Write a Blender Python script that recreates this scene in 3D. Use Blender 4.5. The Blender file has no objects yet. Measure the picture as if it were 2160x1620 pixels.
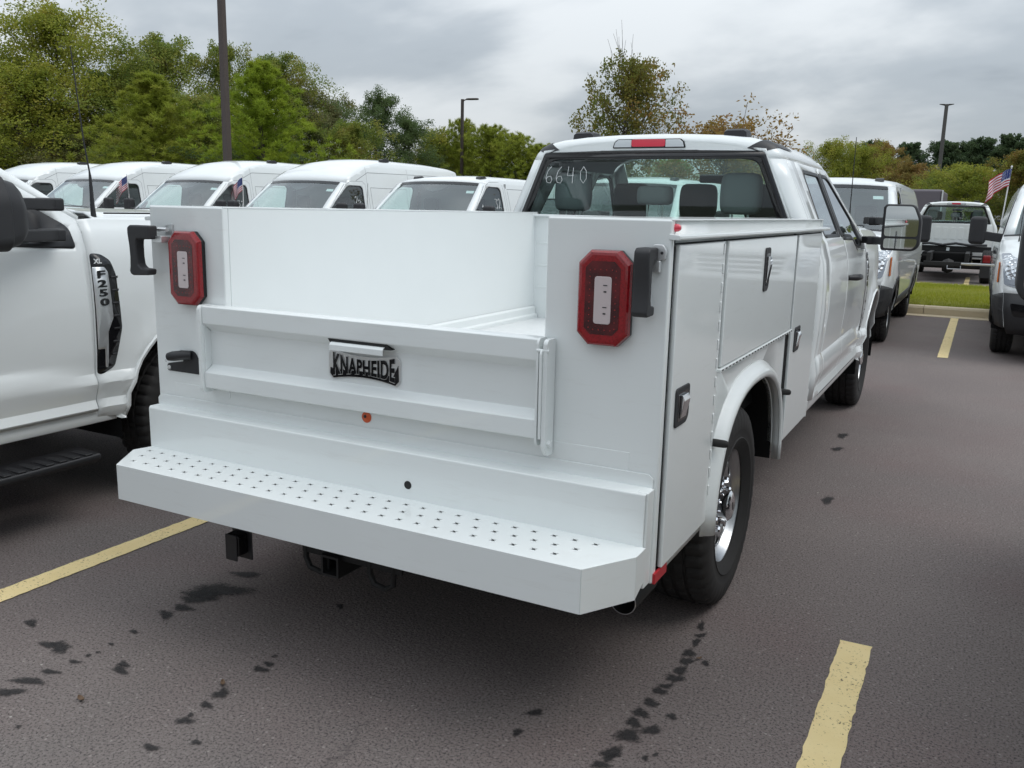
import bpy, bmesh, math, random
from mathutils import Vector, Matrix
from mathutils.geometry import tessellate_polygon
random.seed(7)
PI = math.pi
sc = bpy.context.scene
COL = sc.collection

# ---------------------------------------------------------------- camera
def look_matrix(yaw, pitch, roll):
    cy, sy = math.cos(yaw), math.sin(yaw)
    fwd = Vector((-sy*math.cos(pitch), cy*math.cos(pitch), math.sin(pitch)))
    right = Vector((cy, sy, 0)); up = right.cross(fwd)
    r = right*math.cos(roll) + up*math.sin(roll)
    u = -right*math.sin(roll) + up*math.cos(roll)
    return Matrix((r, u, -fwd)).transposed().to_4x4()
cam_data = bpy.data.cameras.new('camera')
cam = bpy.data.objects.new('camera', cam_data); COL.objects.link(cam)
cam.matrix_world = Matrix.Translation((1.7173, -2.2692, 1.5100)) @ look_matrix(math.radians(27.705), math.radians(-11.296), math.radians(1.317))
cam_data.sensor_width = 36; cam_data.lens = 1850.94/2160*36
cam_data.clip_start = .05; cam_data.clip_end = 3000
sc.camera = cam

# ---------------------------------------------------------------- sky, sun, exposure
SUN_EL, SUN_AZ = math.radians(58), math.radians(72)     # azimuth from +Y, clockwise
world = bpy.data.worlds.new('World'); sc.world = world; world.use_nodes = True
wn, wl = world.node_tree.nodes, world.node_tree.links
wn.clear()
def wnode(t, **k):
    n = wn.new(t)
    for a, b in k.items(): setattr(n, a, b)
    return n
def wmath(op, a, b=None, c=None):
    n = wn.new('ShaderNodeMath'); n.operation = op
    for i, v in enumerate((a, b, c)):
        if v is None: continue
        if isinstance(v, (int, float)): n.inputs[i].default_value = v
        else: wl.new(v, n.inputs[i])
    return n.outputs[0]
tc = wnode('ShaderNodeTexCoord'); sep = wnode('ShaderNodeSeparateXYZ'); wl.new(tc.outputs['Generated'], sep.inputs[0])
zc = wmath('MAXIMUM', sep.outputs['Z'], 0.0)
den = wmath('ADD', zc, .34)
comb = wnode('ShaderNodeCombineXYZ')
wl.new(wmath('DIVIDE', sep.outputs['X'], den), comb.inputs[0]); wl.new(wmath('DIVIDE', sep.outputs['Y'], den), comb.inputs[1])
mapn = wnode('ShaderNodeMapping'); mapn.inputs['Scale'].default_value = (.75, 1.05, 1); mapn.inputs['Location'].default_value = (3.1, 1.7, 0)
mapn.inputs['Rotation'].default_value = (0, 0, .5)
wl.new(comb.outputs[0], mapn.inputs[0])
def wnoise(scale, detail, rough, w=0.0):
    n = wnode('ShaderNodeTexNoise'); n.noise_dimensions = '4D'
    n.inputs['Scale'].default_value = scale; n.inputs['Detail'].default_value = detail; n.inputs['Roughness'].default_value = rough
    n.inputs['W'].default_value = w; n.inputs['Distortion'].default_value = .25
    wl.new(mapn.outputs[0], n.inputs['Vector']); return n.outputs['Fac']
n1, n2 = wnoise(1.25, 6, .47, .3), wnoise(3.2, 5, .5, 4.1)
fac = wmath('ADD', wmath('MULTIPLY', n1, .72), wmath('MULTIPLY', n2, .28))
ramp = wnode('ShaderNodeValToRGB'); wl.new(fac, ramp.inputs[0])
ramp.color_ramp.elements[0].position = .385; ramp.color_ramp.elements[0].color = (.30, .345, .40, 1)
ramp.color_ramp.elements[1].position = .59; ramp.color_ramp.elements[1].color = (.83, .875, .91, 1)
e = ramp.color_ramp.elements.new(.47); e.color = (.50, .555, .61, 1)
ramp.color_ramp.interpolation = 'EASE'
grad = wmath('ADD', wmath('MULTIPLY', zc, 1.50), .72)           # an overcast sky is about three times brighter overhead
vm = wnode('ShaderNodeVectorMath', operation='SCALE'); wl.new(ramp.outputs[0], vm.inputs[0]); wl.new(grad, vm.inputs['Scale'])
sky = wnode('ShaderNodeTexSky'); sky.sky_type = 'NISHITA'; sky.sun_disc = False
sky.sun_elevation = SUN_EL; sky.sun_rotation = SUN_AZ; sky.air_density = 1.2; sky.dust_density = 2.0
vs = wnode('ShaderNodeVectorMath', operation='SCALE'); wl.new(sky.outputs[0], vs.inputs[0]); vs.inputs['Scale'].default_value = .10
mixs = wnode('ShaderNodeMixRGB'); mixs.inputs[0].default_value = .90
wl.new(vs.outputs[0], mixs.inputs[1]); wl.new(vm.outputs[0], mixs.inputs[2])
bg = wnode('ShaderNodeBackground'); wl.new(mixs.outputs[0], bg.inputs[0]); bg.inputs[1].default_value = 1.0
wo = wnode('ShaderNodeOutputWorld'); wl.new(bg.outputs[0], wo.inputs[0])
sun_d = bpy.data.lights.new('sun', 'SUN'); sun_d.energy = 0.85; sun_d.angle = math.radians(35); sun_d.color = (1, .97, .93)
sun = bpy.data.objects.new('sun', sun_d); COL.objects.link(sun)
sdir = Vector((math.sin(SUN_AZ)*math.cos(SUN_EL), math.cos(SUN_AZ)*math.cos(SUN_EL), math.sin(SUN_EL)))
sun.rotation_euler = sdir.to_track_quat('Z', 'Y').to_euler(); sun.location = (0, -10, 30)
vs_ = sc.view_settings
vs_.view_transform = 'Standard'; vs_.look = 'None'; vs_.exposure = 0.08; vs_.gamma = 1.0; vs_.use_curve_mapping = False
sc.render.engine = 'CYCLES'
sc.cycles.use_denoising = True
try: sc.cycles.denoiser = 'OPENIMAGEDENOISE'
except Exception: pass
sc.cycles.max_bounces = 10; sc.cycles.transparent_max_bounces = 24; sc.cycles.caustics_reflective = False; sc.cycles.caustics_refractive = False

# ---------------------------------------------------------------- materials
MATS = {}
class NT:
    def __init__(s, name):
        s.m = bpy.data.materials.new(name); s.m.use_nodes = True
        s.n, s.l = s.m.node_tree.nodes, s.m.node_tree.links
        s.b = s.n['Principled BSDF']; s.out = s.n['Material Output']; MATS[name] = s.m
    def set(s, **k):
        for a, v in k.items():
            a = {'color': 'Base Color', 'rough': 'Roughness', 'metal': 'Metallic', 'coat': 'Coat Weight', 'coat_rough': 'Coat Roughness', 'spec': 'Specular IOR Level', 'alpha': 'Alpha'}[a]
            if isinstance(v, tuple): v = (*v, 1)
            if hasattr(v, 'is_output'): s.l.new(v, s.b.inputs[a])
            else: s.b.inputs[a].default_value = v
        return s
    def node(s, t, **k):
        n = s.n.new(t)
        for a, v in k.items(): setattr(n, a, v)
        return n
    def math(s, op, a, b=None, c=None, clamp=False):
        n = s.n.new('ShaderNodeMath'); n.operation = op; n.use_clamp = clamp
        for i, v in enumerate((a, b, c)):
            if v is None: continue
            if isinstance(v, (int, float)): n.inputs[i].default_value = v
            else: s.l.new(v, n.inputs[i])
        return n.outputs[0]
    def coord(s, which='Object'):
        if which == 'World': return s.node('ShaderNodeNewGeometry').outputs['Position']
        return s.node('ShaderNodeTexCoord').outputs[which]
    def noise(s, vec, scale, detail=3, rough=.5, out='Fac'):
        n = s.node('ShaderNodeTexNoise'); n.inputs['Scale'].default_value = scale; n.inputs['Detail'].default_value = detail; n.inputs['Roughness'].default_value = rough
        s.l.new(vec, n.inputs['Vector']); return n.outputs[out]
    def voro(s, vec, scale, feature='F1', out='Distance'):
        n = s.node('ShaderNodeTexVoronoi'); n.feature = feature; n.inputs['Scale'].default_value = scale; s.l.new(vec, n.inputs['Vector']); return n.outputs[out]
    def ramp(s, fac, *stops):
        n = s.node('ShaderNodeValToRGB'); s.l.new(fac, n.inputs[0]); e = n.color_ramp.elements
        while len(e) < len(stops): e.new(.5)
        for el, (p, c) in zip(e, stops):
            el.position = p; el.color = (*c, 1) if isinstance(c, tuple) else (c, c, c, 1)
        return n.outputs[0]
    def mix(s, fac, a, b, mode='MIX'):
        n = s.node('ShaderNodeMixRGB'); n.blend_type = mode
        for i, v in enumerate((fac, a, b)):
            if isinstance(v, (int, float)): n.inputs[i].default_value = v
            elif isinstance(v, tuple): n.inputs[i].default_value = (*v, 1)
            else: s.l.new(v, n.inputs[i])
        return n.outputs[0]
    def bump(s, h, strength, dist=.01):
        n = s.node('ShaderNodeBump'); n.inputs['Strength'].default_value = strength; n.inputs['Distance'].default_value = dist
        s.l.new(h, n.inputs['Height']); s.l.new(n.outputs[0], s.b.inputs['Normal']); return s
def mat(name, **k): return NT(name).set(**k)

t = mat('paint_white', rough=.42, coat=.85, coat_rough=.045, spec=.4)
v = t.coord('World')
t.set(color=t.mix(t.noise(v, 3.0, 4), (.755, .785, .78), (.785, .81, .805)))
t.bump(t.noise(v, 2.6, 1), .12, .02)
t = mat('paint_body', rough=.45, coat=.75, coat_rough=.05, spec=.4)
v = t.coord('World')
sc1 = t.node('ShaderNodeMapping'); sc1.inputs['Scale'].default_value = (3, 3, 26); t.l.new(v, sc1.inputs[0])
dirt = t.ramp(t.noise(sc1.outputs[0], 2.0, 5, .7), (.56, 0.0), (.80, .22))
t.set(color=t.mix(dirt, t.mix(t.noise(v, 2.0, 5), (.735, .765, .758), (.775, .80, .79)), (.52, .50, .46)))
t.bump(t.noise(v, 2.4, 2), .22, .02)
t = mat('paint_bed', rough=.55, spec=.35)
v = t.coord('World'); t.set(color=t.mix(t.noise(v, 5, 5), (.75, .78, .775), (.785, .81, .805)))
t = mat('bed_tread', rough=.5, spec=.4); v = t.coord('World'); t.set(color=t.mix(t.noise(v, 4, 5), (.66, .68, .68), (.78, .79, .79)))
wv = t.node('ShaderNodeTexVoronoi'); wv.inputs['Scale'].default_value = 38; t.l.new(v, wv.inputs['Vector']); t.bump(wv.outputs['Distance'], .6, .004)
mat('black_plastic', color=(.018, .018, .02), rough=.45)
t = mat('black_textured', color=(.022, .022, .024), rough=.6); t.bump(t.noise(t.coord('World'), 600, 1), .25, .001)
mat('black_gloss', color=(.008, .008, .009), rough=.12)
mat('black_frame', color=(.010, .010, .010), rough=.7)
mat('underbody', color=(.012, .012, .012), rough=.9, spec=.1)
t = mat('rubber', rough=.75, spec=.3); v = t.coord('Object'); t.set(color=t.mix(t.noise(v, 9, 5), (.016, .016, .017), (.036, .034, .032)))
mat('seam_grey', color=(.22, .23, .235), rough=.8); mat('seal', color=(.010, .010, .011), rough=.8, spec=.2)
mat('chrome', color=(.82, .83, .85), rough=.07, metal=1.0)
mat('steel', color=(.55, .56, .57), rough=.32, metal=1.0)
mat('zinc', color=(.72, .73, .73), rough=.38, metal=.85)
mat('silver_wheel', color=(.42, .43, .44), rough=.35, metal=.7); mat('wheel_satin', color=(.50, .51, .52), rough=.30, metal=.95)
t = mat('lens_red', rough=.2, coat=.5, coat_rough=.03); v = t.coord('World')
t.set(color=t.mix(t.ramp(t.voro(v, 150), (.2, 0.0), (.6, 1.0)), (.19, .003, .006), (.27, .005, .010)))
t = mat('lens_dark_red', rough=.25, coat=.45, coat_rough=.03); v = t.coord('World')
t.set(color=t.mix(t.ramp(t.noise(v, 22, 3), (.4, 0.0), (.65, 1.0)), (.045, .003, .005), (.11, .005, .008)))
mat('led_red', color=(.30, .02, .02), rough=.2, coat=1.0)
mat('lens_white', color=(.56, .48, .48), rough=.22, coat=.8)
mat('lens_bright_red', color=(.62, .02, .05), rough=.2, coat=.9)
mat('lens_clear', color=(.62, .65, .67), rough=.12, coat=1.0, metal=.3)
mat('amber', color=(.60, .16, .03), rough=.25, coat=.7)
mat('orange', color=(.55, .085, .02), rough=.4)
mat('tape_red', color=(.45, .02, .03), rough=.35)
mat('paper', color=(.75, .80, .80), rough=.8)
mat('paper_print', color=(.14, .38, .45), rough=.8)
mat('chalk', color=(.80, .82, .82), rough=.8)
mat('cloth_grey', color=(.13, .135, .14), rough=.9)
mat('cloth_dark', color=(.045, .047, .05), rough=.9)
mat('interior', color=(.16, .16, .16), rough=.8); mat('lining', color=(.34, .35, .35), rough=.9); t = mat('lamp_facets', color=(.50, .53, .56), rough=.12, metal=.75, coat=1.0); t.bump(t.voro(t.coord('World'), 26), .9, .03); mat('lamp_dark', color=(.30, .31, .33), rough=.12, metal=.8, coat=1.0)
mat('flag_red', color=(.50, .03, .05), rough=.8); mat('flag_white', color=(.75, .76, .78), rough=.8); mat('flag_blue', color=(.03, .05, .20), rough=.8)
mat('pole_white', color=(.78, .78, .76), rough=.4)
mat('lamp_bronze', color=(.075, .058, .052), rough=.5, metal=.2)
mat('lamp_grey', color=(.09, .085, .08), rough=.55)
mat('grey_van', color=(.13, .115, .13), rough=.5)
def glass(name, tint, refl=1.5, dirt=0.0):
    t = NT(name); t.n.remove(t.b)
    fr = t.node('ShaderNodeFresnel'); gm = t.node('ShaderNodeNewGeometry')   # same index whichever way a pane faces
    t.l.new(t.math('ADD', t.math('MULTIPLY', gm.outputs['Backfacing'], 1/refl-refl), refl), fr.inputs[0])
    tr = t.node('ShaderNodeBsdfTransparent'); tr.inputs[0].default_value = (*tint, 1)
    gl = t.node('ShaderNodeBsdfGlossy'); gl.inputs['Roughness'].default_value = .01; gl.inputs['Color'].default_value = (.95, .97, 1, 1)
    mx = t.node('ShaderNodeMixShader'); t.l.new(t.math('MULTIPLY', fr.outputs[0], 1.7, clamp=True), mx.inputs[0])
    t.l.new(tr.outputs[0], mx.inputs[1]); t.l.new(gl.outputs[0], mx.inputs[2])
    df = t.node('ShaderNodeBsdfDiffuse'); df.inputs[0].default_value = (.62, .70, .68, 1); m2 = t.node('ShaderNodeMixShader'); m2.inputs[0].default_value = dirt
    t.l.new(mx.outputs[0], m2.inputs[1]); t.l.new(df.outputs[0], m2.inputs[2]); t.l.new(m2.outputs[0], t.out.inputs[0])
glass('glass_clear', (.78, .93, .89), 1.5, .015); glass('glass_van', (.78, .91, .88), 1.55, .07); glass('glass_side', (.74, .86, .83), 1.5, .01)
mat('mirror_glass', color=(.75, .78, .78), rough=.02, metal=1.0)

# asphalt
t = mat('asphalt', spec=.30); v = t.coord('World')
base = t.mix(t.ramp(t.noise(v, .55, 5, .6), (.35, 0.0), (.65, 1.0)), (.172, .142, .134), (.222, .188, .176))
base = t.mix(t.ramp(t.noise(v, .9, 3, .5), (.48, 0.0), (.68, .55)), base, (.185, .132, .126))
base = t.mix(t.ramp(t.noise(v, .35, 4, .6), (.50, 0.0), (.66, .5)), base, (.132, .126, .120))
grain = t.noise(v, 120, 4, .8); g2 = t.noise(v, 60, 4, .8)
base = t.mix(t.ramp(grain, (.38, .95), (.50, 0.0)), base, (.038, .033, .033))
base = t.mix(t.ramp(g2, (.54, 0.0), (.66, .6)), base, (.24, .215, .20))
base = t.mix(t.ramp(g2, (.30, .6), (.42, 0.0)), base, (.05, .045, .045))
agg = t.voro(v, 80, out='Color'); aggd = t.voro(v, 80)
spk = t.math('MULTIPLY', t.ramp(agg, (.74, 0.0), (.92, 1.0)), t.ramp(aggd, (.20, 1.0), (.42, 0.0)))
base = t.mix(t.math('MULTIPLY', spk, .6), base, (.40, .36, .33))
agg2 = t.voro(v, 30, out='Color'); aggd2 = t.voro(v, 30)
spk2 = t.math('MULTIPLY', t.ramp(agg2, (.88, 0.0), (.95, 1.0)), t.ramp(aggd2, (.09, 1.0), (.16, 0.0)))
base = t.mix(t.math('MULTIPLY', spk2, .8), base, (.50, .47, .43))
crack = t.node('ShaderNodeTexVoronoi'); crack.feature = 'DISTANCE_TO_EDGE'; crack.inputs['Scale'].default_value = .42
wob = t.node('ShaderNodeVectorMath', operation='ADD'); t.l.new(v, wob.inputs[0])
wsc = t.node('ShaderNodeVectorMath', operation='SCALE'); t.l.new(t.noise(v, 1.6, 5, .65, 'Color'), wsc.inputs[0]); wsc.inputs['Scale'].default_value = .55
t.l.new(wsc.outputs[0], wob.inputs[1]); t.l.new(wob.outputs[0], crack.inputs['Vector'])
ck = t.math('MULTIPLY', t.ramp(crack.outputs['Distance'], (.0015, 1.0), (.005, 0.0)), t.ramp(t.noise(v, .5, 2), (.60, 0.0), (.68, .6)))
base = t.mix(ck, base, (.03, .028, .028))
t.set(color=base, rough=t.ramp(t.noise(v, 1.1, 4), (.3, .78), (.7, .92)))
t.bump(t.math('ADD', t.math('ADD', grain, g2), t.math('MULTIPLY', aggd, .8)), .5, .005)
def worn(name, c0, c1, under, amount):
    t = mat(name, rough=.75, spec=.3); v = t.coord('World')
    wear = t.math('ADD', t.noise(v, 85, 4, .75), t.math('MULTIPLY', t.noise(v, 7, 3), .22))
    base = t.mix(t.noise(v, 9, 4), c0, c1)
    base = t.mix(t.ramp(wear, (amount-.05, 1.0), (amount+.02, 0.0)), base, under)
    t.set(color=base); t.bump(t.noise(v, 150, 3), .5, .004)
worn('line_paint', (.74, .57, .27), (.84, .69, .38), (.12, .085, .055), .492)
worn('kerb_concrete', (.52, .43, .29), (.60, .51, .37), (.30, .26, .20), .42)
t = mat('stain', rough=.7, spec=.25); v = t.coord('World')
t.set(color=t.mix(t.noise(v, 60, 4), (.018, .017, .018), (.040, .038, .038))); t.bump(t.noise(v, 190, 3), .5, .005)
at = t.node('ShaderNodeAttribute', attribute_name='edge')
al = t.math('ADD', at.outputs['Fac'], t.math('MULTIPLY', t.math('SUBTRACT', t.noise(v, 75, 4, .7), .5), 1.3))
t.set(alpha=t.ramp(al, (.26, 0.0), (.82, .76)))
t = mat('grass_ground', rough=.95, spec=.1); v = t.coord('World')
t.set(color=t.mix(t.noise(v, 2.5, 6, .7), (.13, .15, .02), (.26, .25, .05))); t.bump(t.noise(v, 60, 4), 1.0, .03)
t = mat('earth', rough=1.0, spec=.05); v = t.coord('World')
t.set(color=t.mix(t.noise(v, .4, 6, .7), (.030, .035, .012), (.075, .065, .028)))
def leafmat(name, *cols, trans=.45):
    t = mat(name, rough=.6, spec=.25)
    g = t.node('ShaderNodeNewGeometry')
    stops = [(i/(len(cols)-1), c) for i, c in enumerate(cols)]
    v = t.coord('World')
    f = t.math('ADD', t.math('MULTIPLY', g.outputs['Random Per Island'], .30), t.math('MULTIPLY', t.ramp(t.noise(v, .7, 4, .6), (.3, 0.0), (.7, 1.0)), .70))
    c = t.ramp(f, *stops); t.set(color=c)
    tr = t.node('ShaderNodeBsdfTranslucent'); t.l.new(c, tr.inputs[0])
    mx = t.node('ShaderNodeMixShader'); mx.inputs[0].default_value = trans
    t.l.new(t.b.outputs[0], mx.inputs[1]); t.l.new(tr.outputs[0], mx.inputs[2]); t.l.new(mx.outputs[0], t.out.inputs[0])
leafmat('leaf_yellowgreen', (0.149, 0.201, 0.032), (0.241, 0.287, 0.041), (0.356, 0.362, 0.057), (0.437, 0.322, 0.063))
leafmat('leaf_green', (0.122, 0.194, 0.038), (0.194, 0.259, 0.052), (0.287, 0.302, 0.061), (0.345, 0.237, 0.071))
leafmat('leaf_olive', (0.122, 0.159, 0.061), (0.179, 0.208, 0.075), (0.237, 0.223, 0.095), (0.273, 0.179, 0.093))
leafmat('leaf_dark', (0.075, 0.131, 0.05), (0.119, 0.175, 0.062), (0.163, 0.206, 0.073))
leafmat('leaf_orange', (.10, .145, .03), (.145, .175, .034), (.22, .185, .04), (.36, .155, .045))
leafmat('leaf_rust', (0.2, 0.188, 0.05), (0.288, 0.2, 0.062), (0.338, 0.175, 0.069))
leafmat('needle_bright', (.19, .27, .028), (.28, .37, .036), (.37, .42, .05))
leafmat('needle_olive', (.20, .25, .03), (.29, .34, .045), (.37, .36, .065))
leafmat('needle_dark', (0.055, 0.097, 0.046), (0.083, 0.127, 0.057), (0.116, 0.154, 0.068))
leafmat('grass_blade', (0.213, 0.263, 0.025), (0.325, 0.35, 0.037), (0.45, 0.4, 0.075))
t = mat('bark', rough=.95); v = t.coord('Object'); t.set(color=t.mix(t.noise(v, 12, 5), (.05, .04, .032), (.12, .10, .085)))

# ---------------------------------------------------------------- mesh helpers
class MB:
    def __init__(s): s.v = []; s.f = []; s.mi = []
    def add(s, vs, fs, m=0):
        o = len(s.v); s.v += [tuple(p) for p in vs]; s.f += [tuple(i+o for i in f) for f in fs]; s.mi += [m]*len(fs); return s
    def box(s, x0, x1, y0, y1, z0, z1, m=0):
        return s.add([(x0,y0,z0),(x1,y0,z0),(x1,y1,z0),(x0,y1,z0),(x0,y0,z1),(x1,y0,z1),(x1,y1,z1),(x0,y1,z1)],
                     [(0,3,2,1),(4,5,6,7),(0,1,5,4),(1,2,6,5),(2,3,7,6),(3,0,4,7)], m)
    def prism(s, poly, axis, a, b, m=0):
        def P(u, w, c): return {'x': (c,u,w), 'y': (u,c,w), 'z': (u,w,c)}[axis]
        n = len(poly); vs = [P(u,w,a) for u,w in poly]+[P(u,w,b) for u,w in poly]
        fs = [tuple(range(n)), tuple(range(2*n-1, n-1, -1))]+[(i, i+n, (i+1)%n+n, (i+1)%n) for i in range(n)]
        return s.add(vs, fs, m)
    def tube(s, pts, r, n=8, cap=True, m=0):
        pts = [Vector(p) for p in pts]; k = len(pts); rr = r if isinstance(r, (list, tuple)) else [r]*k
        rings = []; up = None
        for i, p in enumerate(pts):
            d = (pts[min(i+1,k-1)]-pts[max(i-1,0)]).normalized()
            if up is None: up = d.orthogonal().normalized()
            up = (up-d*up.dot(d)); up = up.normalized() if up.length > 1e-6 else d.orthogonal().normalized()
            b = d.cross(up)
            rings.append([p+(up*math.cos(2*PI*j/n)+b*math.sin(2*PI*j/n))*rr[i] for j in range(n)])
        return s.loft(rings, True, cap, m)
    def loft(s, rings, closed=True, cap=False, m=0):
        n = len(rings[0]); vs = [p for r in rings for p in r]; fs = []
        for i in range(len(rings)-1):
            for j in range(n if closed else n-1):
                a = i*n+j; b = i*n+(j+1)%n; fs.append((a, b, b+n, a+n))
        if cap: fs += [tuple(range(n-1,-1,-1)), tuple(range((len(rings)-1)*n, len(rings)*n))]
        return s.add(vs, fs, m)
    def lathe(s, prof, n=48, axis='x', o=(0,0,0), closed=False, m=0, mod=None):
        rings = []
        for j in range(n):
            a = 2*PI*j/n; c, w = math.cos(a), math.sin(a); ring = []
            for i, (h, r) in enumerate(prof):
                if mod: h, r = mod(i, j, h, r)
                p = {'x': (h, r*c, r*w), 'y': (r*c, h, r*w), 'z': (r*c, r*w, h)}[axis]
                ring.append((p[0]+o[0], p[1]+o[1], p[2]+o[2]))
            rings.append(ring)
        rings.append(rings[0])
        k = len(prof); vs = [p for r in rings[:-1] for p in r]; fs = []
        for j in range(n):
            for i in range(k if closed else k-1):
                a = j*k+i; b = j*k+(i+1)%k; c = ((j+1)%n)*k+(i+1)%k; d = ((j+1)%n)*k+i
                fs.append((a, b, c, d))
        return s.add(vs, fs, m)
    def xf(s, M):
        s.v = [tuple(M @ Vector(p)) for p in s.v]; return s
def panel(outer, holes, fn, ucuts=(), vcuts=(), out=None):
    """a sheet cut from polygon `outer` with `holes` in (u,v), bent through fn(u,v) -> xyz"""
    polys = [[Vector((u, w, 0)) for u, w in outer]] + [[Vector((u, w, 0)) for u, w in h] for h in holes]
    tris = tessellate_polygon(polys); pts = [p for q in polys for p in q]
    bm = bmesh.new(); vs = [bm.verts.new(p) for p in pts]
    for a, b, c in tris:
        try: bm.faces.new((vs[a], vs[b], vs[c]))
        except ValueError: pass
    for u in ucuts: bmesh.ops.bisect_plane(bm, geom=bm.verts[:]+bm.edges[:]+bm.faces[:], plane_co=(u,0,0), plane_no=(1,0,0), dist=1e-5)
    for w in vcuts: bmesh.ops.bisect_plane(bm, geom=bm.verts[:]+bm.edges[:]+bm.faces[:], plane_co=(0,w,0), plane_no=(0,1,0), dist=1e-5)
    for q in bm.verts: q.co = Vector(fn(q.co.x, q.co.y))
    bmesh.ops.recalc_face_normals(bm, faces=bm.faces[:])
    if out is not None:
        sm = Vector((0,0,0))
        for f in bm.faces: sm += f.normal*f.calc_area()
        if sm.dot(Vector(out)) < 0: bmesh.ops.reverse_faces(bm, faces=bm.faces[:])
    return bm
def frange(a, b, step):
    n = max(1, int(round((b-a)/step))); return [a+(b-a)*i/n for i in range(1, n)]
def arc(cx, cy, r, a0, a1, n, ry=None):
    ry = r if ry is None else ry
    return [(cx+r*math.cos(math.radians(a0+(a1-a0)*i/n)), cy+ry*math.sin(math.radians(a0+(a1-a0)*i/n))) for i in range(n+1)]
def rrect(x0, x1, y0, y1, r, n=4):
    return arc(x1-r,y1-r,r,0,90,n)+arc(x0+r,y1-r,r,90,180,n)+arc(x0+r,y0+r,r,180,270,n)+arc(x1-r,y0+r,r,270,360,n)
def smooth_poly(pts, r=.03, n=4):
    """round the corners of a polygon"""
    out = []; k = len(pts)
    for i in range(k):
        p, a, b = Vector(pts[i]), Vector(pts[i-1]), Vector(pts[(i+1)%k])
        da, db = (a-p), (b-p); ra = min(r, da.length*.45, db.length*.45)
        p0, p1 = p+da.normalized()*ra, p+db.normalized()*ra
        for j in range(n+1):
            t = j/n; q = p0*(1-t)**2+p*2*t*(1-t)+p1*t*t; out.append((q.x, q.y))
    return out
def sstep(x): x = min(1, max(0, x)); return x*x*(3-2*x)
def interp(tab, x):
    if x <= tab[0][0]: return tab[0][1]
    for (a, p), (b, q) in zip(tab, tab[1:]):
        if x <= b: return p+(q-p)*(x-a)/(b-a)
    return tab[-1][1]
def ob(name, geo, m, parent=None, smooth=40, bevel=0, seg=2, solid=0, soff=-1, sub=0):
    me = bpy.data.meshes.new(name)
    if isinstance(geo, MB):
        me.from_pydata(geo.v, [], geo.f); me.update()
        bm = bmesh.new(); bm.from_mesh(me); bmesh.ops.recalc_face_normals(bm, faces=bm.faces[:]); bm.to_mesh(me); bm.free()
        if any(geo.mi): me.polygons.foreach_set('material_index', geo.mi)
    else:
        geo.to_mesh(me); geo.free()
    for q in (m if isinstance(m, (list, tuple)) else [m]): me.materials.append(MATS[q])
    if smooth:
        me.polygons.foreach_set('use_smooth', [True]*len(me.polygons)); me.set_sharp_from_angle(angle=math.radians(smooth))
    o = bpy.data.objects.new(name, me); COL.objects.link(o); o.parent = parent
    if solid:
        q = o.modifiers.new('thickness', 'SOLIDIFY'); q.thickness = solid; q.offset = soff
    if bevel:
        q = o.modifiers.new('bevel', 'BEVEL'); q.width = bevel; q.segments = seg; q.limit_method = 'ANGLE'; q.angle_limit = math.radians(32)
        w = o.modifiers.new('normals', 'WEIGHTED_NORMAL'); w.keep_sharp = False
    if sub:
        q = o.modifiers.new('sub', 'SUBSURF'); q.levels = q.render_levels = sub
    return o
def tag(o, label=None, cat=None, group=None, kind=None):
    for k, v in (('label', label), ('category', cat), ('group', group), ('kind', kind)):
        if v: o[k] = v
    return o
def empty(name, loc=(0,0,0), rz=0):
    o = bpy.data.objects.new(name, None); COL.objects.link(o); o.location = loc; o.rotation_euler[2] = rz; o.empty_display_size = .2; return o
KIDS = {}
def copy_tree(o, parent=None, skip=()):
    c = o.copy(); COL.objects.link(c); c.parent = parent
    for ch in list(o.children):
        if ch.name.split('.')[0] not in skip: copy_tree(ch, c, skip)
    return c
def text_bm(body, size, extrude=.002, offset=0.0, warp=None, sx=1.0, space=1.0):
    cu = bpy.data.curves.new('lettering', 'FONT'); cu.body = body; cu.size = size; cu.extrude = extrude; cu.offset = offset
    cu.align_x = 'CENTER'; cu.align_y = 'CENTER'; cu.space_character = space; cu.resolution_u = 3
    o = bpy.data.objects.new('lettering', cu); COL.objects.link(o)
    dg = bpy.context.evaluated_depsgraph_get(); me = bpy.data.meshes.new_from_object(o.evaluated_get(dg))
    bpy.data.objects.remove(o); bm = bmesh.new(); bm.from_mesh(me); bpy.data.meshes.remove(me)
    for q in bm.verts:
        q.co.x *= sx
        if warp: q.co = Vector(warp(*q.co))
    return bm
def place(bm, M):
    bm.transform(M); return bm
REAR = Matrix.Rotation(PI/2, 4, 'X')                                   # text facing -Y
RIGHT = Matrix.Rotation(PI/2, 4, 'Z') @ Matrix.Rotation(PI/2, 4, 'X')  # text facing +X

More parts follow.
